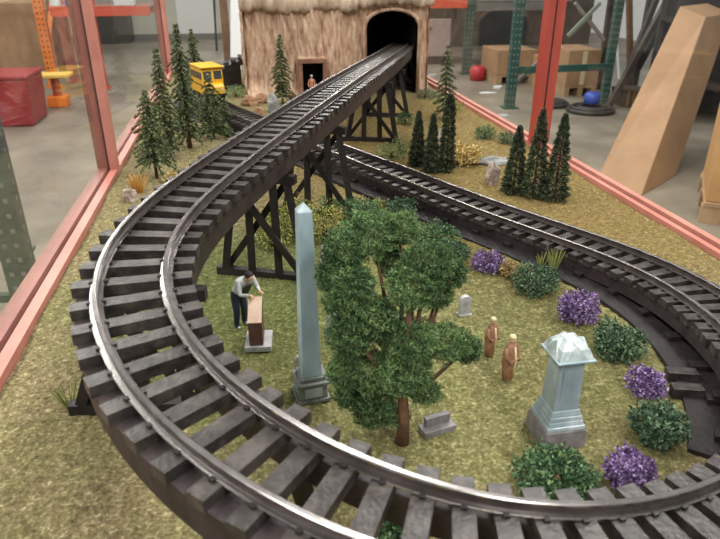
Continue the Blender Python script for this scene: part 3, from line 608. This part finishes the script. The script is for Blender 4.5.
skin_body('trousers', lv, [(0, 1), (1, 2), (2, 3), (3, 4), (0, 5), (5, 6), (6, 7), (7, 8), (0, 9)], [r_*K for r_ in (.15, .115, .088, .07, .055, .115, .088, .07, .055, .155)], M['pants'], man)
m = MB(); pr = [(.012, -.12), (.055, -.105), (.082, -.05), (.098, .01), (.094, .06), (.06, .105), (.015, .12)]
V2 = MB(); lathe(V2, pr, 16, 1.0, .82); hd = V2.build('head', M['skin'], man, True)
mt_ = Matrix.Translation(Vector((.50, 0, 1.46))*K) @ Matrix.Rotation(.85, 4, 'Y') @ Matrix.Scale(K, 4); hd.data.transform(mt_)
V2 = MB(); lathe(V2, [(.104, -.02), (.108, .03), (.102, .075), (.066, .118), (.015, .132)], 16, 1.02, .88); hr = V2.build('hair', M['hair'], man, True); hr.data.transform(mt_ @ Matrix.Translation((-.03, 0, .0)) @ Matrix.Rotation(-.35, 4, 'Y'))
V2 = MB(); V2.tube([(.09, 0, .01), (.125, 0, -.02)], [.012, .018], 6)
for sg in (-1, 1): V2.tube([(0, sg*.078, .0), (0, sg*.095, .0)], [.025, .018], 6)
nz = V2.build('face_features', M['skin'], man, True); nz.data.transform(mt_)
V2 = MB()
V2.hexa(sc([(.20, -.13, .90), (.23, -.13, .90), (.23, .13, .90), (.20, .13, .90), (.43, -.11, 1.22), (.46, -.11, 1.25), (.46, .11, 1.25), (.43, .11, 1.22)])); V2.build('apron', M['apron'], man, bevel=.0008)
for sg in (-1, 1):
    h0 = np.array([.66, sg*.14, 1.105]); V2 = MB(); V2.tube([h0-[.03, 0, 0], h0, h0+[.06, 0, -.005]], [.028, .04, .036], 8); 
    for f_ in range(4): V2.tube([h0+[.05, (f_-1.5)*.019, 0], h0+[.10-.008*abs(f_-1.5), (f_-1.5)*.022, -.004], h0+[.135-.012*abs(f_-1.5), (f_-1.5)*.023, -.03]], [.011, .010, .008], 6)
    V2.tube([h0+[.0, -sg*.03, 0], h0+[.045, -sg*.06, -.01]], [.013, .009], 6); hn = V2.build('hand', M['skin'], man, True); hn.data.transform(Matrix.Scale(K, 4))
# figure in the rock doorway
B = aty(313, 91, 1.93); dz = ZG
fgr = thing('person', 'small figure in peach shirt standing in the rock doorway', 'person', (B[0]-.004, 1.925, ZG), -PI/2)
Kd = .037
def sd(L): return [tuple(c*Kd for c in v) for v in L]
V = sd([(0, 0, .92), (0, 0, 1.1), (0, 0, 1.28), (0, 0, 1.42), (0, 0, 1.5), (0, .10, .86), (0, .11, .48), (0, .12, .06), (.1, .12, .03), (0, -.10, .86), (0, -.11, .48), (0, -.12, .06), (.1, -.12, .03), (0, .2, 1.38), (.02, .27, 1.1), (.1, .24, .88), (0, -.2, 1.38), (.02, -.27, 1.1), (.1, -.24, .88)])
skin_body('body', V, [(0, 1), (1, 2), (2, 3), (3, 4), (0, 5), (5, 6), (6, 7), (7, 8), (0, 9), (9, 10), (10, 11), (11, 12), (3, 13), (13, 14), (14, 15), (3, 16), (16, 17), (17, 18)], [r_*Kd for r_ in (.16, .15, .17, .12, .065, .1, .08, .06, .045, .1, .08, .06, .045, .075, .06, .045, .075, .06, .045)], M['peach'], fgr)
V2 = MB(); lathe(V2, pr, 14, 1, .85); hd = V2.build('head', M['skin'], fgr, True); hd.data.transform(Matrix.Translation(Vector((0, 0, 1.64))*Kd) @ Matrix.Scale(Kd*1.1, 4))
V2 = MB(); lathe(V2, [(.11, .03), (.11, .07), (.07, .12), (.01, .135)], 14, 1, .9); hd = V2.build('hat', M['white'], fgr, True); hd.data.transform(Matrix.Translation(Vector((0, 0, 1.65))*Kd) @ Matrix.Scale(Kd*1.15, 4))
# ------------------------------------------------------------------ rock hill with tunnel and doorway
YM = 1.955; hill = thing('rock_hill', 'tall tan plaster rock hill with ragged overhanging top, dark arched tunnel and small doorway', 'model hill', (.28, 2.15, ZG))
ho = np.array([.28, 2.15, ZG])
xl, xr = .016, .567; zc = .147                # face from ground to the overhang
tx0, tx1, tzt = .373, .528, .238              # tunnel opening
dx0, dx1, dzt = .178, .238, .100
xs = np.arange(xl, xr+.0001, (xr-xl)/190); zs = np.arange(0, .2951, .005)
def tun(x, z):
    cx = (tx0+tx1)/2; hw = (tx1-tx0)/2
    if abs(x-cx) > hw: return False
    zz = tzt-hw*.55
    return z < zz or ((x-cx)/hw)**2+((z-zz)/(hw*.55))**2 < 1
def door(x, z): return dx0 < x < dx1 and z < dzt
def face(x, z):
    rid = .003*math.sin(x*95+math.sin(z*14)*1.6)+.0025*math.sin(x*210+z*30+math.sin(z*33))+.0022*math.sin(x*430+z*42+math.sin(z*90))+.0014*math.sin(x*780+z*60)
    foot = .028*max(0, 1-z/.06)**2*(1+.5*math.sin(x*60)) if x < tx0-.03 else .006*max(0, 1-z/.04)
    bul = .015*math.sin((x-xl)/(tx0-xl)*PI)if x < tx0 else 0
    near = min(abs(x-tx0), abs(x-tx1)) if z < tzt+.01 else abs(z-tzt)
    frame = .006*max(0, 1-near/.02) if (x > tx0-.03) else 0
    df = max(abs(x-(dx0+dx1)/2)-(dx1-dx0)/2, z-dzt); frame += (.010 if 0 <= df < .012 else 0)
    d = YM-rid-foot-bul-frame+random.gauss(0, .0006)
    return d
V = []; F = []
for x in xs:
    for z in zs:
        y = face(x, z)
        if x < xl+.02: y += (1-(x-xl)/.02)**2*.02
        if x > xr-.015: y += (1-(xr-x)/.015)**2*.015
        V.append((x, y, z+ZG))
nz_ = len(zs)
for i in range(len(xs)-1):
    for j in range(nz_-1):
        xc, zc_ = (xs[i]+xs[i+1])/2, (zs[j]+zs[j+1])/2
        if tun(xc, zc_) or door(xc, zc_): continue
        F.append((i*nz_+j, (i+1)*nz_+j, (i+1)*nz_+j+1, i*nz_+j+1))
M['hill'] = mat('tan_rock_plaster', rgb(150, 112, 88), rgb(216, 192, 168), .85, scale=64, stretch=(1, 1, .3), c3=rgb(192, 160, 134), bump=.4, bscale=160, detail=7)
M['hillcap'] = mat('pale_rock_plaster', rgb(146, 124, 104), rgb(216, 198, 176), .85, scale=34, stretch=(1, 1, .4), c3=rgb(184, 162, 140), bump=.8, bscale=80, detail=6)
# sides and back closed by side walls
m = MB(); m.add(V, F)
def wallgrid(x, y0, y1, flip):
    n = 40; VV = []; FF = []
    for i in range(n+1):
        for z in zs: VV.append((x+(.005*math.sin(i*1.3+z*20)+.003*math.sin(z*90+i*.7))*(1 if 0 < i < n else 0), y0+(y1-y0)*i/n, z+ZG))
    for i in range(n):
        for j in range(nz_-1):
            q = (i*nz_+j, (i+1)*nz_+j, (i+1)*nz_+j+1, i*nz_+j+1); FF.append(q[::-1] if flip else q)
    m.add(VV, FF)
wallgrid(xl, YM+.0, YM+.40, True); wallgrid(xr, YM+.0, YM+.40, False)
m.add([(xl, YM+.40, ZG), (xr, YM+.40, ZG), (xr, YM+.40, ZG+.295), (xl, YM+.40, ZG+.295)], [(1, 0, 3, 2)])
hf = m.build('rock_face', M['hill'], hill, True, off=ho)
# overhanging top
m = MB(); n = 140; V = []; F = []
ring_ = []
for i in range(n+1):
    x = xl-.006+(xr-xl+.010)*i/n; zb_ = (.238 if x < tx0-.03 else .252)+.005*math.sin(x*31)+.003*math.sin(x*113+1)+.002*math.sin(x*290)+ZG
    yo = YM-.026-.003*math.sin(x*80)-.002*math.sin(x*230)
    V += [(x, YM+.0, zb_+.004), (x, yo+.006, zb_), (x, yo, zb_+.010), (x, yo-.002-.004*math.sin(x*170), zb_+.03), (x, yo+.010, zb_+.06), (x, yo+.05, zb_+.10+.01*math.sin(x*25)), (x, YM+.20, zb_+.13+.012*math.sin(x*19)), (x, YM+.41, zb_+.06), (x, YM+.41, zb_)]
for i in range(n):
    for k_ in range(9): F.append((i*9+k_, i*9+(k_+1) % 9, (i+1)*9+(k_+1) % 9, (i+1)*9+k_))
F += [tuple(range(9)), tuple(n*9+k_ for k_ in range(8, -1, -1))]
V = [(a, b, min(c_, 1.6)) for a, b, c_ in V]
m.add(V, F); m.build('rock_top', M['hillcap'], hill, True, off=ho)
# tunnel lining and dark interior
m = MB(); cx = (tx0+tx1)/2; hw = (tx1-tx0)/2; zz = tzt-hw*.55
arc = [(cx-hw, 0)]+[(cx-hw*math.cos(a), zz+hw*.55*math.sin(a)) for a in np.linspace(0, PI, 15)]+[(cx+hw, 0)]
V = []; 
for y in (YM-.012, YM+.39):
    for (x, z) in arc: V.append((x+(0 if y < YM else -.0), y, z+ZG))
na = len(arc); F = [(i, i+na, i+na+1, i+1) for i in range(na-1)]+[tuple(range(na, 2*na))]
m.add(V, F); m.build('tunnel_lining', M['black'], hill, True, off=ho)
m = MB(); pr_ = []
for (x, z) in arc:
    nx_ = (x-cx)/hw; pr_.append(((x, z), (x+(.010 if nx_ > 0 else -.010)*(1 if abs(nx_) > .5 else abs(nx_)*2), z+(.008 if z > .01 else 0)*math.sqrt(max(0, 1-nx_*nx_)))))
V = []
for (a, b) in pr_:
    V += [(a[0], YM-.014, a[1]+ZG), (b[0], YM-.014, b[1]+ZG), (b[0], YM+.01, b[1]+ZG), (a[0], YM+.01, a[1]+ZG)]
F = []
for i in range(na-1):
    for k_ in range(4): F.append((i*4+k_, (i+1)*4+k_, (i+1)*4+(k_+1) % 4, i*4+(k_+1) % 4))
F += [(0, 1, 2, 3), (4*na-1, 4*na-2, 4*na-3, 4*na-4)]
m.add(V, F); m.build('tunnel_portal', M['hill'], hill, True, off=ho)
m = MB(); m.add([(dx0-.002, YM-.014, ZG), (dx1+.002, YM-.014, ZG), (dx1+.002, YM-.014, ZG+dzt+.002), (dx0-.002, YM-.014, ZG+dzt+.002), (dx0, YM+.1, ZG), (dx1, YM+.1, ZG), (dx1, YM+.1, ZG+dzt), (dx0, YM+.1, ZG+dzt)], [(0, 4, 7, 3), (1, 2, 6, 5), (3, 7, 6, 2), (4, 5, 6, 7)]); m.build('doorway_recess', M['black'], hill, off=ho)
M['lintel'] = mat('brown_door_timber', rgb(122, 86, 68), rgb(156, 116, 94), .7, scale=50)
m = MB(); m.box((dx0-.006, YM-.033, ZG+dzt/2), (.012, .016, dzt)); m.box((dx1+.006, YM-.033, ZG+dzt/2), (.012, .016, dzt)); m.box(((dx0+dx1)/2, YM-.034, ZG+dzt+.006), (dx1-dx0+.024, .018, .012)); m.build('door_frame', M['lintel'], hill, off=ho, bevel=.001)
# ------------------------------------------------------------------ yellow bus on the low track
sB = sfind(-.088, 1.745); p, t, nn = fr(sB); ang = math.atan2(-t[1], -t[0])      # faces the camera-side end
bs = thing('school_bus', 'small yellow bus on the low track behind the spruces', 'model bus', (p[0], p[1], p[2]+.0002), ang)
m = MB(); Lb, Wb = .125, .056
m.prism([(-Lb/2, .016), (Lb/2-.022, .016), (Lb/2-.022, .052), (Lb/2-.026, .076), (Lb/2-.032, .082), (-Lb/2+.004, .082), (-Lb/2, .076)], -Wb/2, Wb/2); m.build('body', M['bus'], bs, bevel=.004)
m = MB(); m.prism([(Lb/2-.022, .016), (Lb/2, .016), (Lb/2, .036), (Lb/2-.003, .042), (Lb/2-.022, .046)], -Wb/2+.006, Wb/2-.006); m.build('hood', M['bus'], bs, bevel=.003)
m = MB(); m.box((-.004, 0, .0835), (Lb-.030, Wb+.006, .004)); m.build('roof', M['bus'], bs, bevel=.0018)
for sg in (-1, 1):
    for i in range(6): m = MB(); m.box((-Lb/2+.014+i*.0155, sg*(Wb/2+.0003), .062), (.011, .001, .017)); m.build('side_window', M['glassdark'], bs)
    m = MB(); m.box((-.01, sg*(Wb/2+.0004), .040), (Lb-.03, .001, .0022)); m.build('side_stripe', M['black'], bs)
    m = MB(); m.add([(Lb/2-.0215, sg*.003, .054), (Lb/2-.0215, sg*.024, .054), (Lb/2-.0255, sg*.024, .0735), (Lb/2-.0255, sg*.003, .0735), (Lb/2-.0225, sg*.003, .054), (Lb/2-.0225, sg*.024, .054), (Lb/2-.0265, sg*.024, .0735), (Lb/2-.0265, sg*.003, .0735)],
        [(0, 1, 2, 3), (7, 6, 5, 4), (0, 4, 5, 1), (1, 5, 6, 2), (2, 6, 7, 3), (3, 7, 4, 0)]); m.build('windshield', M['glassdark'], bs)
    m = MB(); m.tube([(Lb/2-.001, sg*.015, .031), (Lb/2+.001, sg*.015, .031)], .0035, 10); m.build('headlight', M['cream'], bs)
    for x in (-.038, .034): m = MB(); m.tube([(x, sg*.019, .0135), (x, sg*.027, .0135)], .0135, 16); m.build('wheel', M['black'], bs)
m = MB(); m.box((Lb/2+.001, 0, .018), (.003, Wb-.004, .005)); m.build('bumper', M['black'], bs)
# dark ramp left of the hill
m = MB(); A = aty(226, 84, 2.12); A[2] = .0
rp = thing('side_trestle', 'short dark timber trestle piece running into the left side of the rock hill', 'model trestle', (-.045, 2.14, ZG-.018))
m = MB(); m.bar((-.075, -.02, .060), (.047, .02, .100), .07, .014); m.build('deck', M['trestle'], rp)
m = MB(); m.hexa([(-.07, -.052, .018), (.046, -.02, .018), (.046, -.014, .018), (-.07, -.046, .018), (-.07, -.052, .056), (.046, -.02, .092), (.046, -.014, .092), (-.07, -.046, .056)]); m.build('skirt_board', M['trestle'], rp)
for i in range(3):
    m = MB(); x = -.055+i*.045; m.bar((x, .028+i*.01, .0175), (x, .028+i*.01, .060+.0147*i), .009); m.build('post', M['trestle'], rp)
for i in range(6): m = MB(); x = -.068+i*.0225; m.bar((x, -.052+i*.007, .0735+.0074*i), (x, .020+i*.007, .0735+.0074*i), .012, .008); m.build('tie', M['tie'], rp)
# ------------------------------------------------------------------ the shop behind the case
G0 = 0.0
def fl_(px, py): return at(px, py, 0)
def xy(px, py): p = fl_(px, py); return p[0], p[1]
# red bin
B = fl_(36, 127); x1, y0 = B[0], B[1]; wdt = .95; hb = vtop(np.array([x1-.1, y0, 0]), 76)
t = thing('storage_bin', 'dark red plastic bin on the shop floor at the left edge', 'bin', (x1-wdt/2, y0+.25, 0), .0)
m = MB(); m.frus((0, 0), wdt*.96, wdt, 0, hb-.03, .46, .50); m.build('body', M['redbin'], t, bevel=.02)
m = MB(); m.box((0, 0, hb-.015), (wdt+.02, .52, .03)); m.build('lid', M['redbin'], t, bevel=.01)
# pallet with carton behind the bin
B = fl_(0, 74); t = thing('carton', 'large tan carton standing behind the red bin', 'box', (B[0]+.02, B[1]+.6, 0))
m = MB(); m.box((0, 0, .40), (1.1, .8, .8)); m.build('body', M['card'], t, bevel=.008)
m = MB(); m.box((0, 0, .802), (.06, .8, .003)); m.build('tape', M['cream'], t)
# pallet racks
def upright(root, x, y, h, mt, wd=.08, dp=.06, holes=True, lean=0):
    m = MB(); m.box((x, y, h/2), (wd, dp, h)); u = m.build('upright', M[mt], root)
    m = MB(); m.box((x, y, .006), (wd+.06, dp+.06, .012)); m.build('foot_plate', M[mt], u)
    if holes:
        m = MB()
        for i in range(int(h/.055)):
            for sg in (-1, 1): m.box((x+sg*wd*.22, y-dp/2-.0005, .04+i*.055), (wd*.16, .002, .016))
            for sg in (-1, 1): m.box((x+sg*(wd/2+.0005), y, .04+i*.055), (.002, dp*.25, .016))
        m.build('slots', M['black'] if mt in ('orange',) else M['midgrey'], u)
    return u
t = thing('pallet_rack', 'orange perforated pallet rack upright behind the red bin', 'pallet rack', (0, 0, 0))
bx, by = xy(55, 87); upright(t, bx, by, 2.4, 'orange', .10, .07); upright(t, bx-.08, by+.8, 2.4, 'rimd', .08, .07, False)
m = MB(); m.bar((bx, by, .35), (bx-.05, by+1.05, 1.1), .04, .03); m.build('brace', M['orange'], t)
# small stool
bx, by = xy(60, 106); t = thing('step_stool', 'small stool with pale yellow top and orange base beside the orange upright', 'stool', (bx, by, 0))
hs_ = vtop(np.array([bx, by, 0]), 75); m = MB(); m.box((0, 0, hs_), (.30, .22, .03)); m.build('top', M['b_tan'] if False else mat('pale_yellow', rgb(226, 190, 96), None, .5), t, bevel=.006)
m = MB(); m.box((0, 0, .05), (.17, .17, .10)); m.build('base', M['orange'], t, bevel=.01)
m = MB(); m.tube([(0, 0, .1), (0, 0, hs_-.015)], .04, 12); m.build('column', M['rust'], t)
# red-orange beam rack at the back left
t = thing('pallet_rack', 'red-orange beam rack standing behind the left case post', 'pallet rack', (0, 0, 0))
yb = 7.4; za = aty(100, 16, yb)[2]; zb2 = aty(100, 6, yb)[2]; x0 = aty(50, 10, yb)[0]; x1 = aty(150, 10, yb)[0]
for y in (yb,): m = MB(); m.box(((x0+x1)/2, y, (za+zb2)/2), (x1-x0, .05, zb2-za)); m.build('beam', M['orbeam'], t)
m = MB(); m.box(((x0+x1)/2, yb+.5, (za+zb2)/2), (x1-x0, .05, zb2-za)); m.build('beam', M['orbeam'], t)
for px in (88,): xx = aty(px, 10, yb)[0]; upright(t, xx, yb+.06, 2.2, 'orbeam', .11, .06, False)
for px in (60,): xx = aty(px, 10, yb+.5)[0]; upright(t, xx, yb+.56, 2.2, 'rim', .10, .06, False)
m = MB(); m.box(((x0+x1)/2, yb+.25, zb2-.015), (x1-x0, .48, .02)); m.build('shelf', M['midgrey'], t)
for i, (px, w_, h_, mt, lb) in enumerate([(55, .11, .16, 'white', 'white container on the rack shelf, leftmost of three'), (69, .08, .12, 'bluetape', 'blue container on the rack shelf beside the white one'), (125, .2, .2, 'white', 'white box on the rack shelf right of the case post')]):
    xx = aty(px, 5, yb+.2)[0]; m = MB(); m.tube([(0, 0, 0), (0, 0, h_*.9), (0, 0, h_)], [w_/2, w_/2, w_*.2], 12) if i < 2 else m.box((0, 0, h_/2), (w_, w_, h_)); o = m.build('container', M[mt], None, False, bevel=.004); o.location = (xx, yb+.22, zb2-.004); tag(o, lb, 'container')
bx, by = xy(112, 44); t = thing('crate', 'dark grey crate on the floor under the red-orange beam', 'crate', (bx, by+.3, 0))
m = MB(); m.box((0, 0, .22), (.62, .5, .44)); m.build('body', M['darkgrey'], t, bevel=.01); m = MB(); m.box((0, -.252, .36), (.5, .01, .03)); m.box((0, 0, .445), (.64, .52, .02)); m.build('lid', M['darkgrey'], t)
# near green upright at the far left
t = thing('pallet_rack', 'dark grey-green perforated rack upright close to the left edge of the case', 'pallet rack', (0, 0, 0))
A = fl_(46, 318); u = upright(t, A[0]-.045, A[1], 1.0, 'dgreen', .09, .07); u2 = upright(t, A[0]-.045-.25, A[1]+.65, 1.0, 'dgreen', .09, .07)
for z in (.10, .42): m = MB(); m.box((A[0]-.55, A[1], z), (.92, .03, .03)); m.build('brace', M['dgreen'], t)
# door / white panel on back wall and things near it
m = MB(); x0 = aty(176, 10, 12.5)[0]; x1 = aty(216, 10, 12.5)[0]; m.box(((x0+x1)/2, 12.54, 1.05), (x1-x0, .02, 2.1)); d = m.build('door_1', mat('pale_door', rgb(206, 206, 204), None, .6)); struct(d)
m = MB(); m.box(((x0+x1)/2+.25, 12.51, 1.0), (.04, .05, .12)); h_ = m.build('door_handle', M['midgrey'], d)
def leaning(name, label, cat, p0, p1, w_, d_, mt, n=1):
    A = fl_(*p0); dd = aty(p1[0], p1[1], A[1]+.15); k_ = (dd-A)/np.linalg.norm(dd-A); B_ = A+k_*max(np.linalg.norm(dd-A)+.6, 1.2)
    m = MB(); m.bar(A+np.array([0, 0, d_/2]), B_, w_, d_, (0, 1, 0)); o = m.build(name, M[mt], None, off=A); o.location = tuple(A); return tag(o, label, cat)
leaning('wall_pole', 'thin black pole leaning near the brown board', 'pole', (217, 52), (214, 0), .035, .035, 'black')
leaning('board', 'brown board leaning left of the white panel', 'board', (229, 68), (223, 0), .10, .03, 'brownboard')
leaning('panel', 'tall white panel standing right beside the rock hill', 'panel', (236, 74), (236, 0), .13, .03, 'white')
# right background: grey wall partition and cabinet
x0, y0 = xy(425, 72); 
t = thing('metal_cabinet', 'pinkish grey metal cabinet behind the case, right of the rock hill', 'cabinet', (x0+.22, y0+.9, 0))
Bc = np.array([x0+.25, y0+.6, 0]); hh = vtop(Bc, 19)
m = MB(); m.box((0, 0, hh/2+.05), (.60, .5, hh-.1)); m.build('body', M['pinkgrey'], t, bevel=.01)
m = MB(); m.box((-.02, -.256, hh-.12), (.10, .012, .02)); m.build('handle', M['black'], t)
m = MB(); m.box((0, 0, .05), (.58, .48, .1)); m.build('base', M['darkgrey'], t)
m = MB(); m.box((0, 0, .002+hh+.12), (.7, .5, .24)); o = m.build('storage_box', M['darkgrey'], bevel=.01); o.location = (x0+.24, y0+.9, 0); tag(o, 'dark box resting on the pinkish grey cabinet', 'box')
o.data.transform(Matrix.Translation((0, 0, 0)))
t = thing('pallet_rack', 'green pallet rack with cartons behind the right case post', 'pallet rack', (0, 0, 0))
gx, gy = xy(509, 108); hx, hy = xy(466, 74)
upright(t, gx, gy, 2.6, 'green', .082, .07); upright(t, hx, hy, 2.6, 'green', .10, .07)
# back frame partners to the right
g2x, g2y = xy(603, 103); upright(t, g2x, g2y, 2.6, 'green', .07, .06)
zb_ = aty(440, 8, hy)[2]; m = MB(); m.box((hx-.75, hy, zb_+.075), (1.45, .05, .15)); m.build('beam', M['orbeam'], t)
zb3 = aty(560, 6, 7.4)[2]; m = MB(); m.bar((hx+.05, hy+.02, zb3-.02), (g2x+.5, hy+.1, zb3-.02), .05, .09); m.build('beam', M['midgrey'], t)
m = MB(); m.box(((hx+g2x)/2+.3, hy+.45, zb3+.045), (g2x-hx+.6, .8, .02)); m.build('shelf', M['midgrey'], t)
m = MB(); A = aty(568, 36, g2y+.05); B_ = aty(600, 3, g2y+.05); m.bar(A, B_, .03, .03, (0, 1, 0)); m.build('brace', M['palegreen'], t)
m = MB(); A = aty(575, 3, g2y+.1); B_ = aty(604, 40, g2y+.1); m.bar(A, B_, .03, .03, (0, 1, 0)); m.build('brace', M['midgrey'], t)
m = MB(); A = aty(517, 82, gy+.05); B_ = aty(545, 56, gy+.3); m.bar(A, B_, .03, .03, (0, 1, 0)); m.build('brace', M['midgrey'], t)
m = MB(); m.bar((gx+.04, gy, .34), (g2x, g2y, .34), .04, .06); m.build('beam', M['green'], t)
# dark sheet wall behind rack
m = MB(); m.box((3.6, 10.6, 1.2), (4.6, .05, 2.4)); o = m.build('partition_panel', mat('grey_partition', rgb(56, 54, 52), rgb(72, 69, 66), .7, scale=2)); tag(o, 'dark grey partition sheet standing behind the green rack', 'panel')
# cartons under rack
def carton(label, px0, px1, pyb, pyt, dep, mt='card', pal=True, rz=0):
    A = fl_(px0, pyb); B_ = fl_(px1, pyb); yy = (A[1]+B_[1])/2; wd = B_[0]-A[0]; h_ = vtop(np.array([(A[0]+B_[0])/2, yy, 0]), pyt)
    t = thing('carton', label, 'box', ((A[0]+B_[0])/2, yy+dep/2, 0), rz); z0 = .1 if pal else 0
    m = MB(); m.box((0, 0, (h_+z0)/2), (wd, dep, h_-z0)); m.build('body', M[mt], t, bevel=.006)
    m = MB(); m.box((0, -dep/2-.001, (h_+z0)/2), (.05, .002, h_-z0-.02)); m.build('tape', M['cream'], t)
    if pal:
        m = MB()
        for i in (-1, 0, 1): m.box((i*wd*.42, 0, .04), (wd*.14, dep, .08))
        m.box((0, 0, .09), (wd, dep, .018)); m.build('skid', M['wood'], t)
    return t
carton('tan carton on a skid left of the green upright', 494, 536, 84, 50, .5)
carton('second tan carton between green upright and red case post', 543, 561, 90, 58, .35)
carton('pale tan carton right of the red case post', 562, 597, 96, 50, .5, 'palegreen' if False else 'card')
m = MB(); A = fl_(477, 80); m.tube([(0, 0, 0), (0, 0, .13), (0, 0, .16)], [.09, .09, .05], 14); o = m.build('bucket', M['red'], None, True); o.location = tuple(A); tag(o, 'small red bucket on the floor beside the first green upright', 'bucket')
# hose coils, tape, bits
def coil(label, px, py, r0, mt, n=3, name='hose_coil'):
    A = fl_(px, py); m = MB()
    for i in range(n):
        pts = [(math.cos(a)*(r0-i*.03), math.sin(a)*(r0-i*.03)*.9, .022+.02*(i % 2)) for a in np.linspace(0, 2*PI, 33)]; m.tube(pts, .02, 8)
    o = m.build(name, M[mt], None, True); o.location = tuple(A); return tag(o, label, 'hose')
coil('dark coiled hose on the floor right of the red case post', 590, 112, .20, 'darkgrey', 5)
coil('small dark coiled hose just behind the right case post', 551, 106, .15, 'darkgrey', 4)
A = fl_(590, 111.5); m = MB(); lathe(m, [(.045, 0), (.07, .02), (.07, .09), (.045, .11)], 18); o = m.build('tape_roll', M['bluetape'], None, True); o.location = (A[0], A[1], .064); tag(o, 'bright blue roll lying on the dark coiled hose', 'roll')
for i, (px, py, lb) in enumerate([(488, 93, 'long white scrap of paper on the floor beside the green upright'), (498, 88, 'small white scrap on the floor near the first carton'), (490, 116, 'pale crumpled scrap on the floor behind the right rim'), (503, 117, 'pale crumpled scrap close to the foot of the green upright'), (433, 76, 'pale scrap on the floor in front of the cabinet')]):
    A = fl_(px, py); m = MB(); r = np.random.default_rng(i); pts = [(math.cos(a)*(.11 if i == 0 else .06)*r.uniform(.6, 1.1), math.sin(a)*.045*r.uniform(.6, 1.1)) for a in np.linspace(0, 2*PI, 9)[:-1]]
    m.prism(pts, 0, .006 if i == 0 else .02, axis=2); o = m.build('paper_scrap', M['white'] if i < 2 else M['stone'], None); o.location = tuple(A); tag(o, lb, 'scrap', 'scraps on the floor')
# poles leaning in the corner
st_ = thing('pole_bin', 'low bin of dark timber offcuts at the foot of the leaning poles', 'bin', tuple(fl_(628, 105)))
m = MB(); m.frus((0, 0), .22, .26, 0, .16, .2, .24); m.build('body', M['pipe'], st_)
for i in range(4): m = MB(); m.box((-.09+i*.06, -.12, .09), (.025, .012, .15)); m.build('slat', M['brownboard'], st_)
for i, (a, b, w_, mt, lb) in enumerate([((609, 108), (668, 0), .05, 'pipe', 'steeply leaning brown-grey pole, leftmost at the foot of the leaning bundle'), ((618, 99), (656, 0), .05, 'pipe', 'leaning brown-grey pole, second in the bundle'), ((625, 93), (674, 0), .06, 'darkgrey', 'leaning dark pole, third in the bundle'),
        ((632, 96), (650, 0), .05, 'darkgrey', 'leaning dark pole, fourth in the bundle'), ((598, 92), (611, 0), .05, 'darkgrey', 'nearly upright dark pole beside the green rack upright'), ((630, 88), (629, 0), .05, 'brownboard', 'brown wooden post behind the leaning poles'), ((619, 80), (616, 30), .02, 'white', 'thin white strip standing between rack and poles'), ((646, 101), (692, 0), .06, 'pipe', 'leaning pole nearest the big leaning carton')]):
    leaning('pole', lb, 'pole', a, b, w_, w_, mt)
# dark shelving behind the big carton
t = thing('shelving_unit', 'dark shelving unit behind the big leaning carton', 'shelving', (4.4, 4.75, 0), -.35)
for z in (.3, .8, 1.3, 1.8): m = MB(); m.box((0, 0, z), (1.9, .5, .03)); m.build('shelf', M['darkgrey'], t)
for sx in (-1, 1):
    for sy in (-1, 1): m = MB(); m.box((sx*.93, sy*.23, 1), (.04, .04, 2)); m.build('upright', M['darkgrey'], t)
m = MB(); m.box((0, .26, 1), (1.9, .01, 2)); m.build('back_panel', M['darkgrey'], t)
# big leaning carton
A = fl_(597, 178); B_ = fl_(641, 196); C_ = fl_(676, 176); D_ = A+(C_-B_)
tpA = aty(680, 6, A[1]+.75); v = tpA-A
t = thing('carton', 'huge tall cardboard carton leaning to the right outside the case', 'box', tuple((A+B_+C_+D_)/4), 0)
o0 = np.array(t.location); m = MB(); bt = [A, B_, C_, D_]; tpB = aty(706, 17, tpA[1]-.16); tops = [tpA, tpB, tpB+(C_-B_), tpA+(C_-B_)]
m.hexa([tuple(q) for q in bt]+[tuple(q) for q in tops]); m.build('body', M['card'], t, off=o0, bevel=.006)
# cardboard stack on pallet at right edge
A = fl_(700, 222); ra = -.62; ca_, sa_ = math.cos(ra), math.sin(ra); ctr = (A[0]+.40*ca_-(.29*-sa_)*-1*0+.05, A[1]+.22)
pl = thing('pallet', 'wooden pallet on the floor at the right edge', 'pallet', (A[0]+.51, A[1], 0), ra)
for y in (-.27, 0, .27): m = MB(); m.box((0, y, .045), (.85, .07, .09)); m.build('runner', M['wood'], pl)
for i in range(6): m = MB(); m.box((-.37+i*.148, 0, .10), (.10, .62, .02)); m.build('deck_board', M['wood'], pl)
t = thing('carton', 'orange-tan carton standing on the pallet at the right edge', 'box', (A[0]+.51, A[1], .111), ra)
m = MB(); m.box((0, 0, .36), (.83, .58, .72)); m.build('body', M['card2'], t, bevel=.006)
m = MB(); m.box((-.30, -.2905, .32), (.012, .002, .70)); m.build('seam', M['brownboard'], t)
# ------------------------------------------------------------------ light
wd = bpy.data.worlds.new('world'); S.world = wd; wd.use_nodes = True; nt = wd.node_tree; bg = nt.nodes['Background']
bg.inputs[0].default_value = (1.0, .97, .93, 1); bg.inputs[1].default_value = .48
def area(name, loc, sx, sy, e, rot=(0, 0, 0), col=(1, .97, .93)):
    l = bpy.data.lights.new(name, 'AREA'); l.shape = 'RECTANGLE'; l.size = sx; l.size_y = sy; l.energy = e; l.color = col
    o = bpy.data.objects.new(name, l); COL.objects.link(o); o.location = loc; o.rotation_euler = rot; return o
for x in (-1.6, 1.4):
    for y in (-2.0, 1.2, 4.6, 8.4): area('strip_light', (x, y, 3.6), .35, 2.4, 108)
S.view_settings.view_transform = 'Standard'; S.view_settings.look = 'None'; S.view_settings.exposure = -0.12; S.view_settings.gamma = 1
